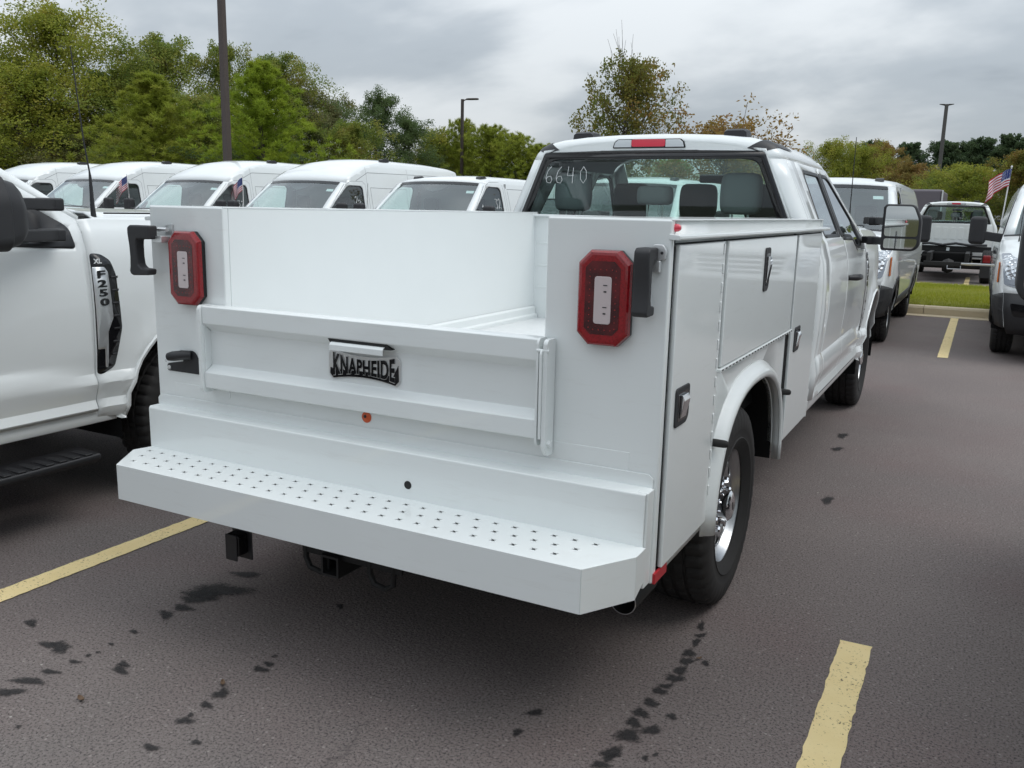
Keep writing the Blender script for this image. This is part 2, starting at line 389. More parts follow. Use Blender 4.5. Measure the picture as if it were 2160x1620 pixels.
# ================================================================ the setting
def sheet(name, x0, x1, y0, y1, z, m): return tag(ob(name, MB().add([(x0,y0,z),(x1,y0,z),(x1,y1,z),(x0,y1,z)], [(0,1,2,3)]), m, None, smooth=0), kind='structure')
sheet('ground', -900, 900, -900, 900, -.06, 'earth')
lot = sheet('parking_lot', -110, 110, -40, 33, 0, 'asphalt')
KY, GY = 13.18, 18.9
med = MB().prism([(KY+.18, 0), (KY+.18, .115), (KY+.6, .15), ((KY+GY)/2, .20), (GY-.6, .15), (GY-.18, .115), (GY-.18, 0)], 'x', -95, 60)
tag(ob('grass_median', med, 'grass_ground', None), kind='structure')
def kerb_run(y, s):
    prof = [(y, 0), (y+s*.012, .10), (y+s*.035, .128), (y+s*.06, .135), (y+s*.19, .135), (y+s*.19, 0)]
    m = MB(); x = -95
    while x < 60:
        m.prism(prof, 'x', x+.004, x+2.996); x += 3.0
    g = MB().box(-95, 60, min(y-s*.30, y), max(y-s*.30, y), .0, .006)
    k = tag(ob('kerb', m, 'kerb_concrete', None, smooth=30), kind='structure')
    ob('gutter', g, 'kerb_concrete', k, smooth=0)
kerb_run(KY, 1); kerb_run(GY, -1)
def stripe(xc, y0, y1, w=.107):
    rnd = random.Random(int(xc*100)+int(y0*10)); n = int(abs(y1-y0)/.03)+2; L = []; Rr = []
    for i in range(n):
        y = y0+(y1-y0)*i/(n-1)
        L.append((xc-w/2+rnd.uniform(-.0028,.0028), y+(rnd.uniform(-.01,.0) if i in (0,n-1) else 0), .004)); Rr.append((xc+w/2+rnd.uniform(-.0028,.0028), y, .004))
    m = MB().add(L+Rr, [(i, i+n, i+n+1, i+1) for i in range(n-1)])
    ob('painted_line', m, 'line_paint', lot, smooth=0)
STALL = 2.95
for k in range(-8, 8):
    stripe(1.475+STALL*k if k else 1.475, -4.2, .905)
    stripe(1.475+STALL*k-.012, 8.43, KY-.30)
    if -6 < k: stripe(1.475+STALL*k, 19.3, 23.9)
STAINS = [(.95,.75,.011,.007,-.008,.027),(.97,.68,.013,.008,-.004,.015),(.97,.62,.011,.006,-.007,.025),(.97,.53,.015,.008,-.008,.026),(.98,.47,.015,.01,-.007,.023),(1.04,.49,.01,.006,-.004,.013),(.98,.4,.02,.012,-.005,.019),(.98,.34,.02,.012,-.008,.023),(.97,.28,.015,.008,-.004,.014),(.96,.24,.018,.01,-.005,.017),(.96,.16,.019,.011,-.007,.018),(.95,.09,.017,.01,-.008,.022),(.95,.03,.016,.009,-.008,.021),(.96,-.04,.022,.012,-.012,.032),(.95,-.14,.02,.011,-.009,.023),(.95,-.17,.013,.008,-.005,.015),(.94,-.21,.017,.01,-.006,.014),(1.04,.12,.011,.007,-.004,.013),(1.01,.02,.019,.01,-.007,.021),(1.04,-.12,.008,.004,-.003,.008),(1.06,-.09,.007,.004,-.002,.007),(.67,-.07,.015,.009,-.008,.016),(.67,-.19,.012,.007,-.006,.013),(1.13,2.55,.024,.015,-.01,.05),
 (-1.17,-.47,.019,.011,-.017,.012),(-.97,-.54,.019,.011,-.018,.013),(-.92,-.53,.026,.016,-.027,.019),(-.81,-.72,.044,.026,-.014,.009),(-.8,-.79,.031,.018,-.018,.012),(-.8,-.65,.023,.014,-.01,.007),(-.79,-.57,.015,.009,-.008,.006),(-.79,-.52,.007,.004,-.007,.005),(-.78,-.49,.006,.003,-.006,.004),(-.62,-.53,.017,.01,-.018,.014),(-.64,-.5,.013,.008,-.013,.011),(-.8,-.33,.011,.007,-.009,.008),(-.79,-.43,.006,.004,-.008,.006),(-.81,-.18,.021,.013,-.019,.017),(-.8,-.11,.03,.018,-.016,.014),(-.8,.07,.071,.042,-.044,.041),(-.82,.01,.048,.028,-.029,.028),(-.82,-.04,.031,.019,-.023,.021),(-.82,.24,.05,.03,-.014,.015),(-.23,-.47,.018,.011,-.017,.016),(-.22,-.54,.012,.008,-.012,.012),(-.21,-.63,.017,.01,-.011,.011),(-.22,-.6,.007,.004,-.007,.007),(-.23,-.3,.016,.009,-.013,.013),(-.23,-.26,.013,.008,-.009,.009),(-.25,-.21,.007,.004,-.004,.005),(-.19,-.77,.015,.009,-.011,.009),(-.1,-.69,.009,.005,-.009,.008),(-.6,-.89,.006,.003,-.006,.004),(-.3,.2,.01,.006,-.01,.013),(1.0,4.1,.03,.02,-.01,.05),(1.02,3.7,.025,.02,-.01,.04)]
for i, (cx, cy, ax, ay, bx, by) in enumerate(STAINS):
    rnd = random.Random(i); ph = [rnd.uniform(0, 6.28) for _ in range(4)]; n = 22
    vs = [(cx, cy, .0025+.00003*i)]
    for g in (.55, 1.75):
        for j in range(n):
            a = 2*PI*j/n; w = g*(1+.22*math.sin(2*a+ph[0])+.16*math.sin(3*a+ph[1])+.10*math.sin(5*a+ph[2]))
            vs.append((cx+w*(ax*math.cos(a)+bx*math.sin(a)), cy+w*(ay*math.cos(a)+by*math.sin(a)), .0025+.00003*i))
    m = MB().add(vs, [(0, 1+j, 1+(j+1)%n) for j in range(n)]+[(1+j, 1+n+j, 1+n+(j+1)%n, 1+(j+1)%n) for j in range(n)])
    o = ob('oil_spot', m, 'stain', lot, smooth=0)
    at = o.data.attributes.new('edge', 'FLOAT', 'POINT'); at.data.foreach_set('value', [1.0]*(1+n)+[0.0]*n)

# ================================================================ wheels
def make_wheel(R=.394, W=.255, rimr=.222, chrome=True, hub_out=.122):
    rm = 'wheel_satin' if chrome else 'silver_wheel'; hm = 'chrome' if chrome else 'silver_wheel'
    hw_ = W/2
    disc = lambda r: .050+.022*sstep((r-.10)/.04)-.050*sstep((r-.172)/.035)
    hole = [[(math.cos(a)*rimr*.70+math.cos(a)*.017*math.cos(q)-math.sin(a)*.030*math.sin(q), math.sin(a)*rimr*.70+math.sin(a)*.017*math.cos(q)+math.cos(a)*.030*math.sin(q)) for q in [2*PI*k_/14 for k_ in range(14)]] for a in [2*PI*(i+.5)/8 for i in range(8)]]
    bm = panel(arc(0, 0, rimr-.012, 0, 350, 35), hole, lambda u, w: (disc(math.hypot(u, w)), u, w), frange(-.2,.2,.03), frange(-.2,.2,.03), (1,0,0))
    root = ob('wheel', bm, rm, None, smooth=50, solid=.008)
    rim = MB().lathe([(-.085,rimr-.03),(.0,rimr-.022),(.05,rimr-.018),(.078,rimr-.004),(.092,rimr+.006),(.101,rimr+.010),(.103,rimr+.016),(.095,rimr+.020)], 64)
    ob('rim', rim, rm, root, smooth=60)
    T = [(-.095,rimr),(-.112,rimr+.03),(-hw_,rimr+.075),(-hw_+.004,R-.045),(-hw_+.014,R-.018),(-hw_+.028,R-.006),(-.055,R-.001),(-.052,R-.010),(-.043,R-.010),(-.040,R),(-.010,R),(-.007,R-.010),(.007,R-.010),(.010,R),(.040,R),(.043,R-.010),(.052,R-.010),(.055,R-.001),(hw_-.028,R-.006),(hw_-.014,R-.018),(hw_-.004,R-.045),(hw_,rimr+.085),(hw_-.002,rimr+.08),(hw_-.004,rimr+.05),(hw_-.001,rimr+.046),(.112,rimr+.02),(.099,rimr)]
    sh = {5,4,3,18,19,20,6,17}
    def mod(i, j, h, r):
        if i in sh and j % 4 == 0: r -= .009
        elif i in (9,10,13,14) and j % 6 == 1: r -= .006
        return h, r
    ob('tyre', MB().lathe(T, 176, mod=mod), 'rubber', root, smooth=35)
    ob('hub', MB().lathe([(.045,.080),(.056,.076),(.060,.066),(hub_out-.03,.062),(hub_out-.012,.060),(hub_out-.004,.052),(hub_out,.035),(hub_out,.0)], 40), hm, root, smooth=35)
    ob('hub_emblem', MB().add([(hub_out+.001, .020*math.cos(a), .010*math.sin(a)) for a in [2*PI*i/20 for i in range(20)]], [tuple(range(20))]), 'black_gloss', root, smooth=0)
    for i in range(8):
        a = 2*PI*i/8; nut = MB().lathe([(.045,.014),(.082,.0135),(.090,.010),(.092,0)], 6, o=(0, .098*math.cos(a), .098*math.sin(a)))
        ob('lug_nut', nut, 'chrome', root, smooth=30)
    ob('brake_drum', MB().lathe([(-.09,0),(-.09,.17),(-.03,.17),(-.03,0)], 32), 'underbody', root)
    return root
wheel_proto = make_wheel()
wheel_van = make_wheel(.335, .225, .19, False, .085)
_used = {}
def add_wheel(proto, parent, loc, left=False):
    if not _used.get(proto.name): _used[proto.name] = True; w = proto
    else: w = copy_tree(proto)
    w.parent = parent; w.location = loc; w.rotation_euler = (random.uniform(0, 6) if not left else -random.uniform(0, 6), 0, PI if left else 0)
    w.rotation_mode = 'ZYX' if False else 'XYZ'
    return w

# ================================================================ service truck: utility body
truck = tag(empty('service_truck'), 'white utility service truck with open tailgate bed, side tool compartments and stepped rear bumper', 'truck')
W0, WI, ZT, ZB, YF = .997, .625, 1.491, .466, 2.473
def side_x(s, bm):
    if s < 0:
        for q in bm.verts: q.co.x = -q.co.x
        bmesh.ops.reverse_faces(bm, faces=bm.faces[:])
    return bm
def boxes(name, lst, m, parent, bevel=.0, **k):
    g = MB()
    for b in lst: g.box(*b)
    return ob(name, g, m, parent, smooth=40, bevel=bevel, **k)
ARCH = [(1.10+.53*math.copysign(abs(math.cos(a))**.80, math.cos(a)), .44+.445*math.sin(a)**.80) for a in [PI*i/28 for i in range(29)]]   # from y=1.63 to y=.57
for s in (1, -1):
    def sx(x): return (x, 0) if s > 0 else (-x, 0)
    def bx(name, x0, x1, y0, y1, z0, z1, m, parent, bevel=0.002):
        a, b = (x0, x1) if s > 0 else (-x1, -x0)
        return ob(name, MB().box(a, b, y0, y1, z0, z1), m, parent, bevel=bevel)
    # rear face of the compartment row, with a rounded post at the outer corner
    rp = [(WI+.002, .70), (WI+.002, ZT), (W0-.006, ZT), (W0-.006, ZB), (.90, ZB), (.90, .70)]
    ob('rear_panel', MB().prism([(s*a, b) for a, b in rp], 'y', 0, .03), 'paint_body', truck, bevel=.006, seg=3)
    # side sheet behind the doors, with the wheel opening
    outer = [(.030, ZB), (.030, 1.487), (YF, 1.487), (YF, ZB), (1.66, ZB)]+[(y, z) for y, z in ARCH if z > ZB+.02]+[(.54, ZB)]
    ob('side_panel', side_x(s, panel(outer, [], lambda u, w: (.984, u, w), frange(0,2.4,.4), (), (1,0,0))), 'paint_body', truck, solid=.02)
    ob('inner_wall', MB().box(*sorted((s*(WI+.003), s*(WI+.018))), .03, YF, .86, ZT-.0015), 'paint_bed', truck, bevel=.003)
    ob('wall_step', MB().prism([(s*WI,.87),(s*(WI-.028),.87),(s*(WI-.028),.893),(s*(WI-.016),.900),(s*(WI-.016),.935),(s*WI,.945)], 'y', .03, YF-.03), 'paint_bed', truck, bevel=.003)
    top = ob('top_rail', MB().box(*sorted((s*(WI+.001), s*(W0-.004))), .004, YF, ZT-.003, ZT+.002), 'paint_body', truck, bevel=.002)
    bx('front_panel', WI, .99, YF-.02, YF+.002, ZB, ZT-.004, 'paint_body', truck)
    bx('compartment_floor', WI, .98, .03, .52, ZB+.004, ZB+.02, 'underbody', truck)
    # black seals round each door
    for y0, y1, z0, z1 in ((.031,.050,.47,1.4365), (.044,2.46,1.4248,1.4285), (1.745,1.790,.50,1.43), (.565,.571,1.0,1.43), (.044,.50,.488,.4985), (1.79,2.40,.478,.488)):
        bx('door_seal', .975, .9865, y0, y1, z0, z1, 'seal', truck, 0)
    # doors
    d1 = bx('rear_door', .987, 1.001, .051, .506, .4995, 1.4245, 'paint_body', truck, .004)
    d2 = bx('middle_door', .987, 1.001, .573, 1.743, 1.012, 1.4245, 'paint_body', truck, .004)
    d3 = bx('front_door', .987, 1.001, 1.792, 2.402, .489, 1.4245, 'paint_body', truck, .004)
    # raised rims inside the door edges
    # piano hinges: two vertical, one along the foot of the middle door
    for d, y in ((d1, .532), (d3, 2.43)):
        g = MB().box(*sorted((s*.986, s*.9925)), y-.024, y+.032, .51, 1.424)
        ob('hinge', g, 'paint_body', d, bevel=.001)
        nk = 15
        for k in range(nk):
            z = .54+k*(1.40-.54)/(nk-1)
            ob('hinge_knuckle', MB().box(*sorted((s*.9925, s*.9985)), y-.004, y+.012, z-.017, z+.017), 'paint_body', d, bevel=.003)
            ob('hinge_slot', MB().box(*sorted((s*.9926, s*.9935)), y-.010, y-.005, z-.018, z+.018), 'seal', d, smooth=0)
    g = MB().box(*sorted((s*.986, s*1.006)), .556, 1.775, .997, 1.009)
    h = ob('hinge', g, 'paint_body', d2, bevel=.003)
    for k in range(26):
        y = .58+k*(1.755-.58)/25
        ob('hinge_slot', MB().box(*sorted((s*1.0055, s*1.0070)), y-.010, y+.010, 1.001, 1.0052), 'seal', d2, smooth=0)
    # paddle latches
    def latch(parent, yc, zc_, w, h, vert=False):
        bz = [(s*a, b) for a, b in ()]
        f = ob('latch', MB().prism(smooth_poly([(yc-w/2,zc_-h/2),(yc+w/2-.02,zc_-h/2),(yc+w/2,zc_-h/2+.02),(yc+w/2,zc_+h/2),(yc-w/2,zc_+h/2)], .014, 3), 'x', s*.9995, s*1.006), 'black_textured', parent, bevel=.003)
        ob('latch_recess', MB().prism(rrect(yc-w*.36, yc+w*.36, zc_-h*.37, zc_+h*.37, .012), 'x', s*1.0058, s*1.0066), 'black_gloss', parent, smooth=0)
        pd = MB().prism([(s*1.0068, zc_-h*.28), (s*1.009, zc_-h*.30), (s*1.020, zc_+h*.16), (s*1.014, zc_+h*.30), (s*1.0068, zc_+h*.30)], 'y', yc-w*.22, yc+w*.20)
        ob('latch_paddle', pd, 'chrome', parent, bevel=.003)
    latch(d1, .148, .965, .130, .115); latch(d2, 1.155, 1.305, .085, .165); latch(d3, 1.925, .948, .130, .115)
    # drip rail with an upturned lip, marker lamp at its rear end
    ob('drip_rail', MB().prism([(s*.984,1.4385),(s*1.012,1.4375),(s*1.016,1.441),(s*1.016,1.449),(s*1.012,1.4515),(s*.984,1.4545)], 'y', -.002, 2.556), 'paint_body', truck, bevel=.002)
    g = MB().lathe([(0,.0165),(.004,.0165),(.005,.012),(.0052,0)], 20, 'x', (s*.985, .028, 1.470))
    if s < 0: g.v = [(-1.97-x, y, z) for x, y, z in g.v]
    mk = ob('marker_lamp', g, 'black_plastic', truck)
    ob('marker_lens', MB().lathe([(s*.9895,.011),(s*1.000,.010),(s*1.006,.006),(s*1.0075,0)], 20, 'x', (0, .028, 1.470)), 'lens_bright_red', mk)
    # wheel flare: bent section swept along the arch
    rings = []
    k = len(ARCH)
    for i, (y, z) in enumerate(ARCH):
        d = Vector(ARCH[min(i+1,k-1)])-Vector(ARCH[max(i-1,0)]); nrm = Vector((d.y, -d.x)).normalized()
        if nrm.dot(Vector((y-1.10, z-.5))) < 0: nrm = -nrm
        fl = .052
        sec = [(.984, fl+.012), (.990, fl+.008), (.997, fl-.002), (1.012, fl-.012), (1.022, fl-.024), (1.025, .016), (1.022, .002), (1.015, -.002), (1.011, .004), (.985, .0)]
        rings.append([(s*x, y+nrm.x*e, z+nrm.y*e) for x, e in sec])
    ob('wheel_flare', MB().loft(rings, False), 'paint_body', truck, smooth=50, solid=.003)
    rb = lambda y, z: ob('rubber_stop', MB().lathe([(s*.986,.013),(s*1.002,.0135),(s*1.030,.0130),(s*1.038,.0115),(s*1.043,.007),(s*1.044,0)], 20, 'x', (0, y, z)), 'rubber', truck)
    rb(.575, .755); rb(1.662, .742)
    rb_t = MB().add([(s*1.0012,.004,.468),(s*1.0012,.105,.468),(s*1.0012,.105,.4985),(s*1.0012,.004,.4985)], [(0,1,2,3)])
    bx('reflector_tape', .9905, .9985, .003, .108, .4675, .4975, 'tape_red', truck, 0)
    # dark wheel well
    well = MB().loft([[(s*.98, y, z) for y, z in ARCH], [(s*.645, y, z) for y, z in ARCH]], False)
    ob('wheel_well', well, 'underbody', truck, smooth=50)
    ob('inner_fender', MB().box(*sorted((s*.635, s*.648)), .4, 1.8, .45, .86), 'underbody', truck)

# rear lamps
def oct_poly(x0, x1, z0, z1, c): return [(x0+c,z0),(x1-c,z0),(x1,z0+c),(x1,z1-c),(x1-c,z1),(x0+c,z1),(x0,z1-c),(x0,z0+c)]
for xc in (.817, -.791):
    x0, x1, z0, z1 = xc-.077, xc+.077, 1.143, 1.406
    ol = oct_poly(x0, x1, z0, z1, .034)
    L = ob('tail_lamp', MB().prism(ol, 'y', .0, -.017), 'black_gloss', truck, bevel=.003)
    il = oct_poly(x0+.007, x1-.007, z0+.007, z1-.007, .033)
    fl = oct_poly(x0+.014, x1-.014, z0+.014, z1-.014, .030)
    g = MB(); n = 8
    g.loft([[(u, -.0172, w) for u, w in ol], [(u, -.030, w) for u, w in oct_poly(x0+.002,x1-.002,z0+.002,z1-.002,.034)], [(u, -.0345, w) for u, w in il], [(u, -.036, w) for u, w in fl]])
    g.add([(u, -.036, w) for u, w in fl], [tuple(range(8))])
    ob('red_lens', g, 'lens_red', L, smooth=20)
    ob('inner_lens', MB().prism(oct_poly(xc-.052, xc+.050, z0+.032, z1-.030, .018), 'y', -.0361, -.0368), 'lens_dark_red', L, smooth=0)
    ob('reversing_lens', MB().prism(rrect(xc-.024, xc+.026, 1.205, 1.335, .008), 'y', -.0369, -.0385), 'lens_white', L, bevel=.001)
    dots = MB()
    for i in range(10):
        for x in (xc-.038, xc+.038): dots.box(x-.0016, x+.0016, -.0376, -.0369, 1.192+i*.0175, 1.195+i*.0175)
    for i in range(4):
        for z in (1.187, 1.352): dots.box(xc-.026+i*.017, xc-.023+i*.017, -.0376, -.0369, z, z+.003)
    tag(ob('led_dots', dots, 'led_red', L, smooth=0), kind='stuff')
    tag(ob('lens_mark', MB().box(xc+.004, xc+.012, -.0394, -.0386, 1.232, 1.236).box(xc+.002, xc+.014, -.0394, -.0386, 1.25, 1.2525).box(xc+.004, xc+.012, -.0394, -.0386, 1.292, 1.296).box(xc+.002, xc+.014, -.0394, -.0386, 1.31, 1.3125), 'black_plastic', L, smooth=0), kind='stuff')
# grab handles
for sgn in (1, -1):
    xa = .944 if sgn > 0 else -.962
    w0 = .023
    prof = [(-.012,1.418),(-.072,1.418),(-.083,1.408),(-.085,1.385),(-.079,1.345),(-.077,1.310),(-.079,1.275),(-.085,1.252),(-.083,1.242),(-.074,1.236),(-.022,1.238),(-.020,1.262),(-.048,1.266),(-.052,1.280),(-.052,1.345),(-.048,1.372),(-.040,1.382),(-.012,1.384)]
    if sgn < 0:     # swung out sideways past the corner
        prof2 = [(-.898+ .0, 1.422), (-1.000,1.422),(-1.014,1.414),(-1.014,1.392),(-1.008,1.350),(-1.006,1.310),(-1.008,1.275),(-1.012,1.258),(-1.008,1.246),(-.995,1.242),(-.914,1.246),(-.910,1.268),(-.950,1.270),(-.966,1.282),(-.970,1.310),(-.970,1.350),(-.968,1.366),(-.964,1.372),(-.900,1.374)]
        H = ob('grab_handle', MB().prism(prof2, 'y', -.045, -.085), 'black_textured', truck, bevel=.007, seg=3)
        ob('hinge_lug', MB().prism(smooth_poly([(-.905,1.36),(-.872,1.36),(-.868,1.43),(-.905,1.425)], .006, 2), 'y', 0, -.006), 'zinc', H, bevel=.001)
        ob('hinge_pin', MB().tube([(-.912,-.03,1.408),(-.868,-.03,1.408)], .008, 12), 'zinc', H)
        ob('hinge_tab', MB().box(-.918, -.872, -.055, -.006, 1.362, 1.386), 'zinc', H, bevel=.002)
    else:
        H = ob('grab_handle', MB().prism(prof, 'x', xa-.026, xa+.018), 'black_textured', truck, bevel=.008, seg=3)
        ob('hinge_lug', MB().prism(smooth_poly([(xa+.002,1.385),(xa+.036,1.385),(xa+.040,1.41),(xa+.030,1.426),(xa+.002,1.426)], .006, 2), 'y', 0, -.014), 'zinc', H, bevel=.002)
        ob('hinge_tab', MB().box(xa-.004, xa+.026, -.020, -.002, 1.352, 1.384), 'zinc', H, bevel=.003)
        ob('bolt', MB().lathe([(-.0145,.004),(-.0165,.004),(-.017,.0)], 8, 'y', (xa+.028, 0, 1.404)), 'black_plastic', H)

# bed
boxes('bed_floor', [(-WI+.001, WI-.001, -.002, YF-.02, .845, .872)], 'bed_tread', truck)
boxes('bulkhead', [(-WI-.01, WI+.01, YF-.024, YF-.004, .82, 1.468)], 'paint_bed', truck, .003)
boxes('bulkhead_cap', [(-WI-.012, WI+.012, YF-.05, YF+.01, 1.4685, 1.482)], 'paint_bed', truck, .003)
for z in (1.05, 1.18, 1.31): boxes('bulkhead_rib', [(-WI+.01, WI-.01, YF-.028, YF-.0235, z, z+.012)], 'paint_bed', truck, .002)
boxes('rear_sill', [(-.905, .905, -.001, .026, .70, .8445)], 'paint_body', truck, .002)
sp = ob('sill_plate', MB().prism(smooth_poly([(-.715,.8435),(-.715,.812),(-.62,.812),(-.62,.8435)], .01, 3), 'y', -.001, -.0035), 'paint_body', truck)
od = ob('reflex_lamp', MB().lathe([(-.001,.0185),(-.004,.0185),(-.006,.015),(-.0065,0)], 24, 'y', (-.011, 0, .826)), 'orange', truck)
ob('lamp_screw', MB().lathe([(-.0064,.0055),(-.0085,.005),(-.009,0)], 12, 'y', (-.014, 0, .829)), 'black_plastic', od)

# tailgate: pressed rails top and bottom, flat field between
TX0, TX1 = -.692, .632
tp = [(-.004,1.151),(-.045,1.150),(-.050,1.146),(-.050,1.088),(-.047,1.084),(-.017,1.060),(-.015,1.056),(-.015,.938),(-.017,.934),(-.047,.914),(-.050,.910),(-.050,.858),(-.046,.854),(-.004,.852)]
gate = ob('tailgate', MB().prism(tp, 'x', TX0, TX1), 'paint_body', truck, bevel=.0015)
for s, xs in ((-1, (-.7085, -.693)), (1, (.6325, .640))):
    ob('end_plate', MB().prism(smooth_poly([(-.006,1.152),(-.050,1.152),(-.060,1.140),(-.060,.850),(-.052,.836),(-.006,.836)], .006, 2), 'x', *xs), 'paint_body', gate, bevel=.001)
    ob('gusset', MB().prism([(-.0145,1.055),(-.046,1.083),(-.046,.915),(-.0145,.939)], 'x', *((TX0-.001, TX0+.003) if s < 0 else (TX1-.003, TX1+.001))), 'paint_body', gate)
    if s > 0: ob('striker', MB().prism(smooth_poly([(-.006,1.150),(-.052,1.150),(-.062,1.140),(-.062,.835),(-.040,.806),(-.006,.806)], .006, 2), 'x', *((.655,.6685) if s > 0 else (-.722,-.7095))), 'paint_body', truck, bevel=.001)
ob('latch_pin', MB().tube([(.634,-.058,1.118),(.672,-.058,1.118)], .005, 10), 'paint_body', gate)
ob('latch_arm', MB().prism(smooth_poly([(-.061,1.125),(-.072,1.110),(-.068,.86),(-.058,.86)], .004, 2), 'x', .648, .6545), 'paint_body', gate, bevel=.001)
ob('bolt', MB().lathe([(.6685,.010),(.678,.010),(.679,.0)], 6, 'x', (0, -.040, .845)), 'paint_body', truck, smooth=25)
# pull flap over the badge
fp = [(-.0165,1.079),(-.054,1.073),(-.060,1.066),(-.060,1.048),(-.0585,1.048),(-.0585,1.065),(-.053,1.071),(-.0165,1.0775)]
ob('pull_flap', MB().prism(fp, 'x', -.115, .097), 'paint_body', gate, bevel=.0006)
ob('pull_opening', MB().prism([(-.130,1.0835),(.104,1.0835),(.120,1.066),(-.118,1.066)], 'y', -.020, -.0475), 'black_frame', gate, smooth=0)
# badge plate with waisted outline
def bz(x, z): return z*(1-.26*math.cos(PI*x/.30)) if False else z
BC = (-.007, .995)
def edge(x): return .036+.0165*min(1, (abs(x)/.140))**2
up = [(BC[0]+x, BC[1]+edge(x)) for x in [-.128+.256*i/20 for i in range(21)]]
dn = [(BC[0]+x, BC[1]-edge(x)) for x in [.128-.256*i/20 for i in range(21)]]
outl = [(BC[0]-.143, BC[1]+.034)]+up+[(BC[0]+.143, BC[1]+.034), (BC[0]+.143, BC[1]-.034)]+dn+[(BC[0]-.143, BC[1]-.034)]
badge = ob('badge', MB().prism(outl, 'y', -.0152, -.0195), 'zinc', gate, bevel=.001)
low = [(x, z) for x, z in dn]+[(BC[0]-.143, BC[1]-.034), (BC[0]-.141, BC[1]-.012)]+[(BC[0]+x, BC[1]-.014-.006*(abs(x)/.13)**2) for x in (-.12,-.06,0,.06,.12)]+[(BC[0]+.141, BC[1]+.022), (BC[0]+.143, BC[1]-.034)]
low = [(BC[0]+(x-BC[0])*.965, BC[1]+(z-BC[1])*.93) for x, z in low]
ob('badge_field', MB().prism(low, 'y', -.0196, -.0204), 'black_gloss', badge, smooth=0)
def warp(x, y, z): return (x, y*(1+.55*(abs(x)/.125)**2), z)
for nm, mm, off, ex, dz in (('badge_outline', 'zinc', .0036, .0006, .0210), ('badge_lettering', 'black_gloss', .0022, .0007, .0219)):
    bm = text_bm('KNAPHEIDE', .066, ex, off, warp, sx=.70, space=1.10)
    xs = [q.co.x for q in bm.verts]; k = .247/(max(xs)-min(xs)); c = (max(xs)+min(xs))/2
    for q in bm.verts: q.co.x = (q.co.x-c)*k; q.co.y *= .98
    ob(nm, place(bm, Matrix.Translation((BC[0], -dz, BC[1]-.002)) @ REAR), mm, badge, smooth=0)

# bumper: back plate, ledge, riser, tread, front face
YR, YT, ZL, ZS, ZBB = -.059, -.283, .749, .596, .469
boxes('bumper_back', [], 'paint_body', None) if False else None
bp_ = [(-.992,.752),(-.992,.776),(-.978,.791),(.966,.791),(.980,.779),(.980,.752)]
bump = ob('bumper', MB().prism(bp_, 'y', -.0015, -.0055), 'paint_body', truck, bevel=.001)
ob('ledge', MB().prism([(-.004,.7535),(-.056,.749),(YR,.745),(YR,ZS-.002),(YR+.004,ZS-.002),(YR+.004,.742),(-.054,.745),(-.004,.7495)], 'x', -.984, .978), 'paint_body', bump, bevel=.002)
tread = [(-.981,YR+.002),(-.999,-.124),(-.890,YT),(.890,YT),(.984,-.130),(.984,YR+.002)]
ob('tread', MB().prism(tread, 'z', ZS-.004, ZS), 'paint_body', bump, bevel=.0015)
k = len(tread); ring_t = [(x, y+(0.0 if y > YR else 0), ZS-.001) for x, y in tread]
def btm(x, y): return ZBB if y < -.2 else (.470 if y < -.1 else .500)
fr = MB()
for i in range(k-1):
    (xa, ya), (xb, yb) = tread[i], tread[i+1]
    fr.add([(xa,ya,ZS-.001),(xb,yb,ZS-.001),(xb,yb,btm(xb,yb)),(xa,ya,btm(xa,ya))], [(0,1,2,3)])
ob('front_face', fr, 'paint_body', bump, solid=.005, soff=0, smooth=0)
ob('end_riser', MB().box(.950, .984, -.052, .0, .47, .752), 'paint_body', bump, bevel=.004)
ob('end_riser', MB().box(-.990, -.950, -.052, .0, .47, .752), 'paint_body', bump, bevel=.004)
ob('drain_hole', MB().lathe([(-.0595,.0135),(-.0602,.0135),(-.0602,0)], 24, 'y', (.192, 0, .643)), 'black_frame', bump, smooth=0)
# star punches in three staggered rows
def star():
    m = MB()
    for a in (.6, 2.45):
        c, w = math.cos(a), math.sin(a)
        m.add([(c*.0130, w*.0130, .0021), (-w*.0018, c*.0018, .0021), (-c*.0130, -w*.0130, .0021), (w*.0018, -c*.0018, .0021)], [(0,1,2,3)])
    m.add([(.0042*math.cos(2*PI*i/8), .0042*math.sin(2*PI*i/8), .0023) for i in range(8)], [tuple(range(8))])
    return m
first = rim1 = None
pitch = .0645
for row, (y, x0, n) in enumerate(((-.109, -.930, 29), (-.169, -.900, 28), (-.229, -.872, 27))):
    for i in range(n):
        x = x0+i*pitch*.99
        if first is None: first = o = ob('tread_punch', star(), 'black_frame', bump, smooth=0)
        else: o = first.copy(); COL.objects.link(o)
        o.location = (x, y, ZS)
        if rim1 is None: rim1 = r1 = ob('punch_rim', MB().lathe([(.0001,.0140),(.0012,.0105),(.0016,.0085),(.0005,.0065)], 12, 'z'), 'paint_body', bump, smooth=60)
        else: r1 = rim1.copy(); COL.objects.link(r1)
        r1.location = (x, y, ZS)
